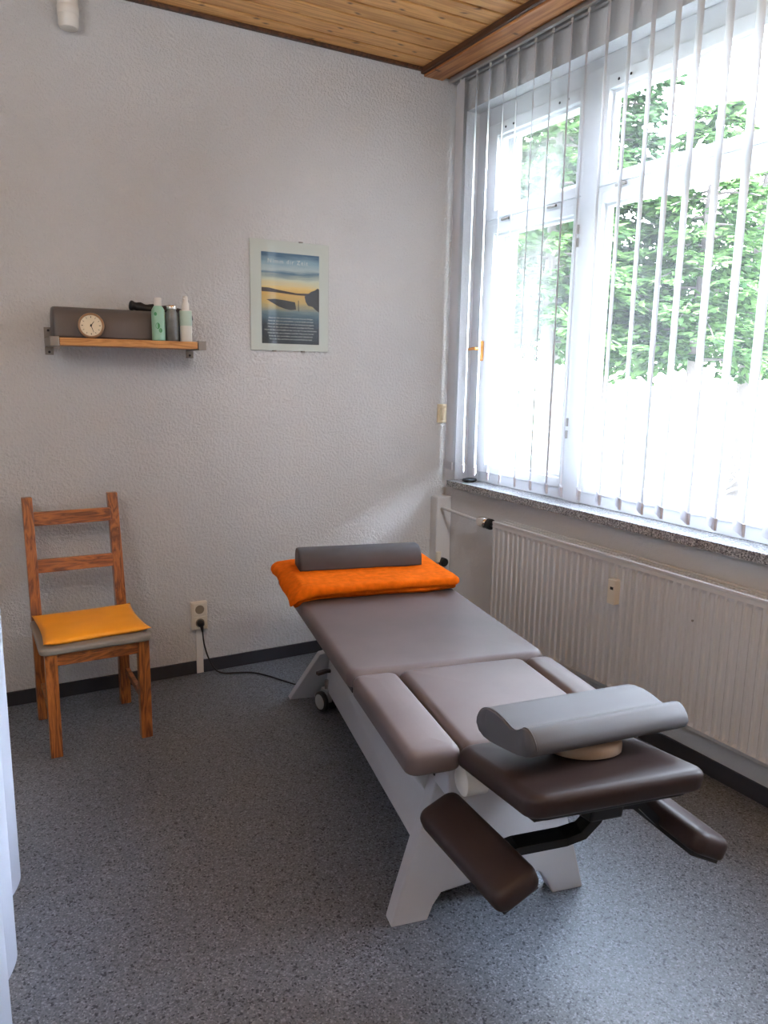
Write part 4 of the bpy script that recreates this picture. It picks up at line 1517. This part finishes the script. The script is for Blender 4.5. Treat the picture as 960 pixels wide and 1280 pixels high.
# bright glow added to the sky to cast a streak under the blind
gd = Vector((1.0, -0.7, 0.68)).normalized()
dp = nt.nodes.new('ShaderNodeVectorMath')
dp.operation = 'DOT_PRODUCT'
dp.inputs[1].default_value = gd
nt.links.new(tc.outputs['Generated'], dp.inputs[0])
g2 = nt.nodes.new('ShaderNodeMapRange')
g2.interpolation_type = 'SMOOTHSTEP'
g2.inputs['From Min'].default_value = 0.93
g2.inputs['From Max'].default_value = 0.985
g2.inputs['To Min'].default_value = 1.0
g2.inputs['To Max'].default_value = 5.0
nt.links.new(dp.outputs['Value'], g2.inputs['Value'])
vm = nt.nodes.new('ShaderNodeVectorMath')
vm.operation = 'SCALE'
nt.links.new(rr.outputs['Color'], vm.inputs[0])
nt.links.new(g2.outputs[0], vm.inputs['Scale'])
nt.links.new(vm.outputs[0], bg.inputs['Color'])
bg.inputs['Strength'].default_value = 25.0

sun = bpy.data.lights.new('sun', 'SUN')
sun.energy = 28.0
sun.angle = R(2)
sun.color = (1.0, 0.95, 0.86)
so_ = bpy.data.objects.new('sun', sun)
COL.objects.link(so_)
so_.rotation_euler = Vector((0.22, 0.45, -0.83)).to_track_quat('-Z', 'Y').to_euler()

# unseen fill light beside the camera, added to bounce off the ceiling
la = bpy.data.lights.new('ceiling_fill', 'AREA')
la.shape = 'RECTANGLE'
la.size, la.size_y = 1.6, 1.2
la.energy = 42
la.color = (0.94, 0.97, 1.0)
lo = bpy.data.objects.new('ceiling_fill', la)
COL.objects.link(lo)
lo.location = (-1.7, -3.5, 2.35)
lo.rotation_euler = (PI, 0, 0)

# second unseen fill light, added high at the left wall
lb = bpy.data.lights.new('left_fill', 'AREA')
lb.shape = 'RECTANGLE'
lb.size, lb.size_y = 0.7, 2.2
lb.energy = 30
lb.color = (0.94, 0.97, 1.0)
lbo = bpy.data.objects.new('left_fill', lb)
COL.objects.link(lbo)
lbo.location = (XL + 0.05, -2.9, 2.6)
lbo.rotation_euler = (0, R(-96), 0)

# fill spot added out of view to brighten the right of the back wall
lc = bpy.data.lights.new('back_wall_fill', 'SPOT')
lc.energy = 135
lc.color = (0.90, 0.95, 1.0)
lc.spot_size = R(54)
lc.spot_blend = 1.0
lc.shadow_soft_size = 0.25
lco = bpy.data.objects.new('back_wall_fill', lc)
COL.objects.link(lco)
lco.location = (-1.1, -3.3, 2.95)
lco.rotation_euler = (Vector((-0.25, 0.0, 1.45)) - Vector((-1.1, -3.3, 2.95))).to_track_quat('-Z', 'Y').to_euler()

# ------------------------------------------------------------------ camera
cam = bpy.data.cameras.new('camera')
co_ = bpy.data.objects.new('camera', cam)
COL.objects.link(co_)
cam.sensor_fit = 'HORIZONTAL'
cam.sensor_width = 36.0
cam.lens = 957.07 / 960 * 36.0
cam.clip_start = 0.02
yaw, pitch, roll = 0.5129, 0.1824, 0.0173
f = Vector((math.sin(yaw) * math.cos(pitch), math.cos(yaw) * math.cos(pitch), -math.sin(pitch)))
rt = Vector((math.cos(yaw), -math.sin(yaw), 0))
up = rt.cross(f)
r2 = math.cos(roll) * rt + math.sin(roll) * up
u2 = -math.sin(roll) * rt + math.cos(roll) * up
mt_ = Matrix((( r2.x, u2.x, -f.x), (r2.y, u2.y, -f.y), (r2.z, u2.z, -f.z)))
co_.matrix_world = Matrix.Translation((-2.5818, -3.8297, 1.595)) @ mt_.to_4x4()
scn.camera = co_

scn.view_settings.view_transform = 'Standard'
scn.view_settings.look = 'None'
scn.view_settings.exposure = 0.55
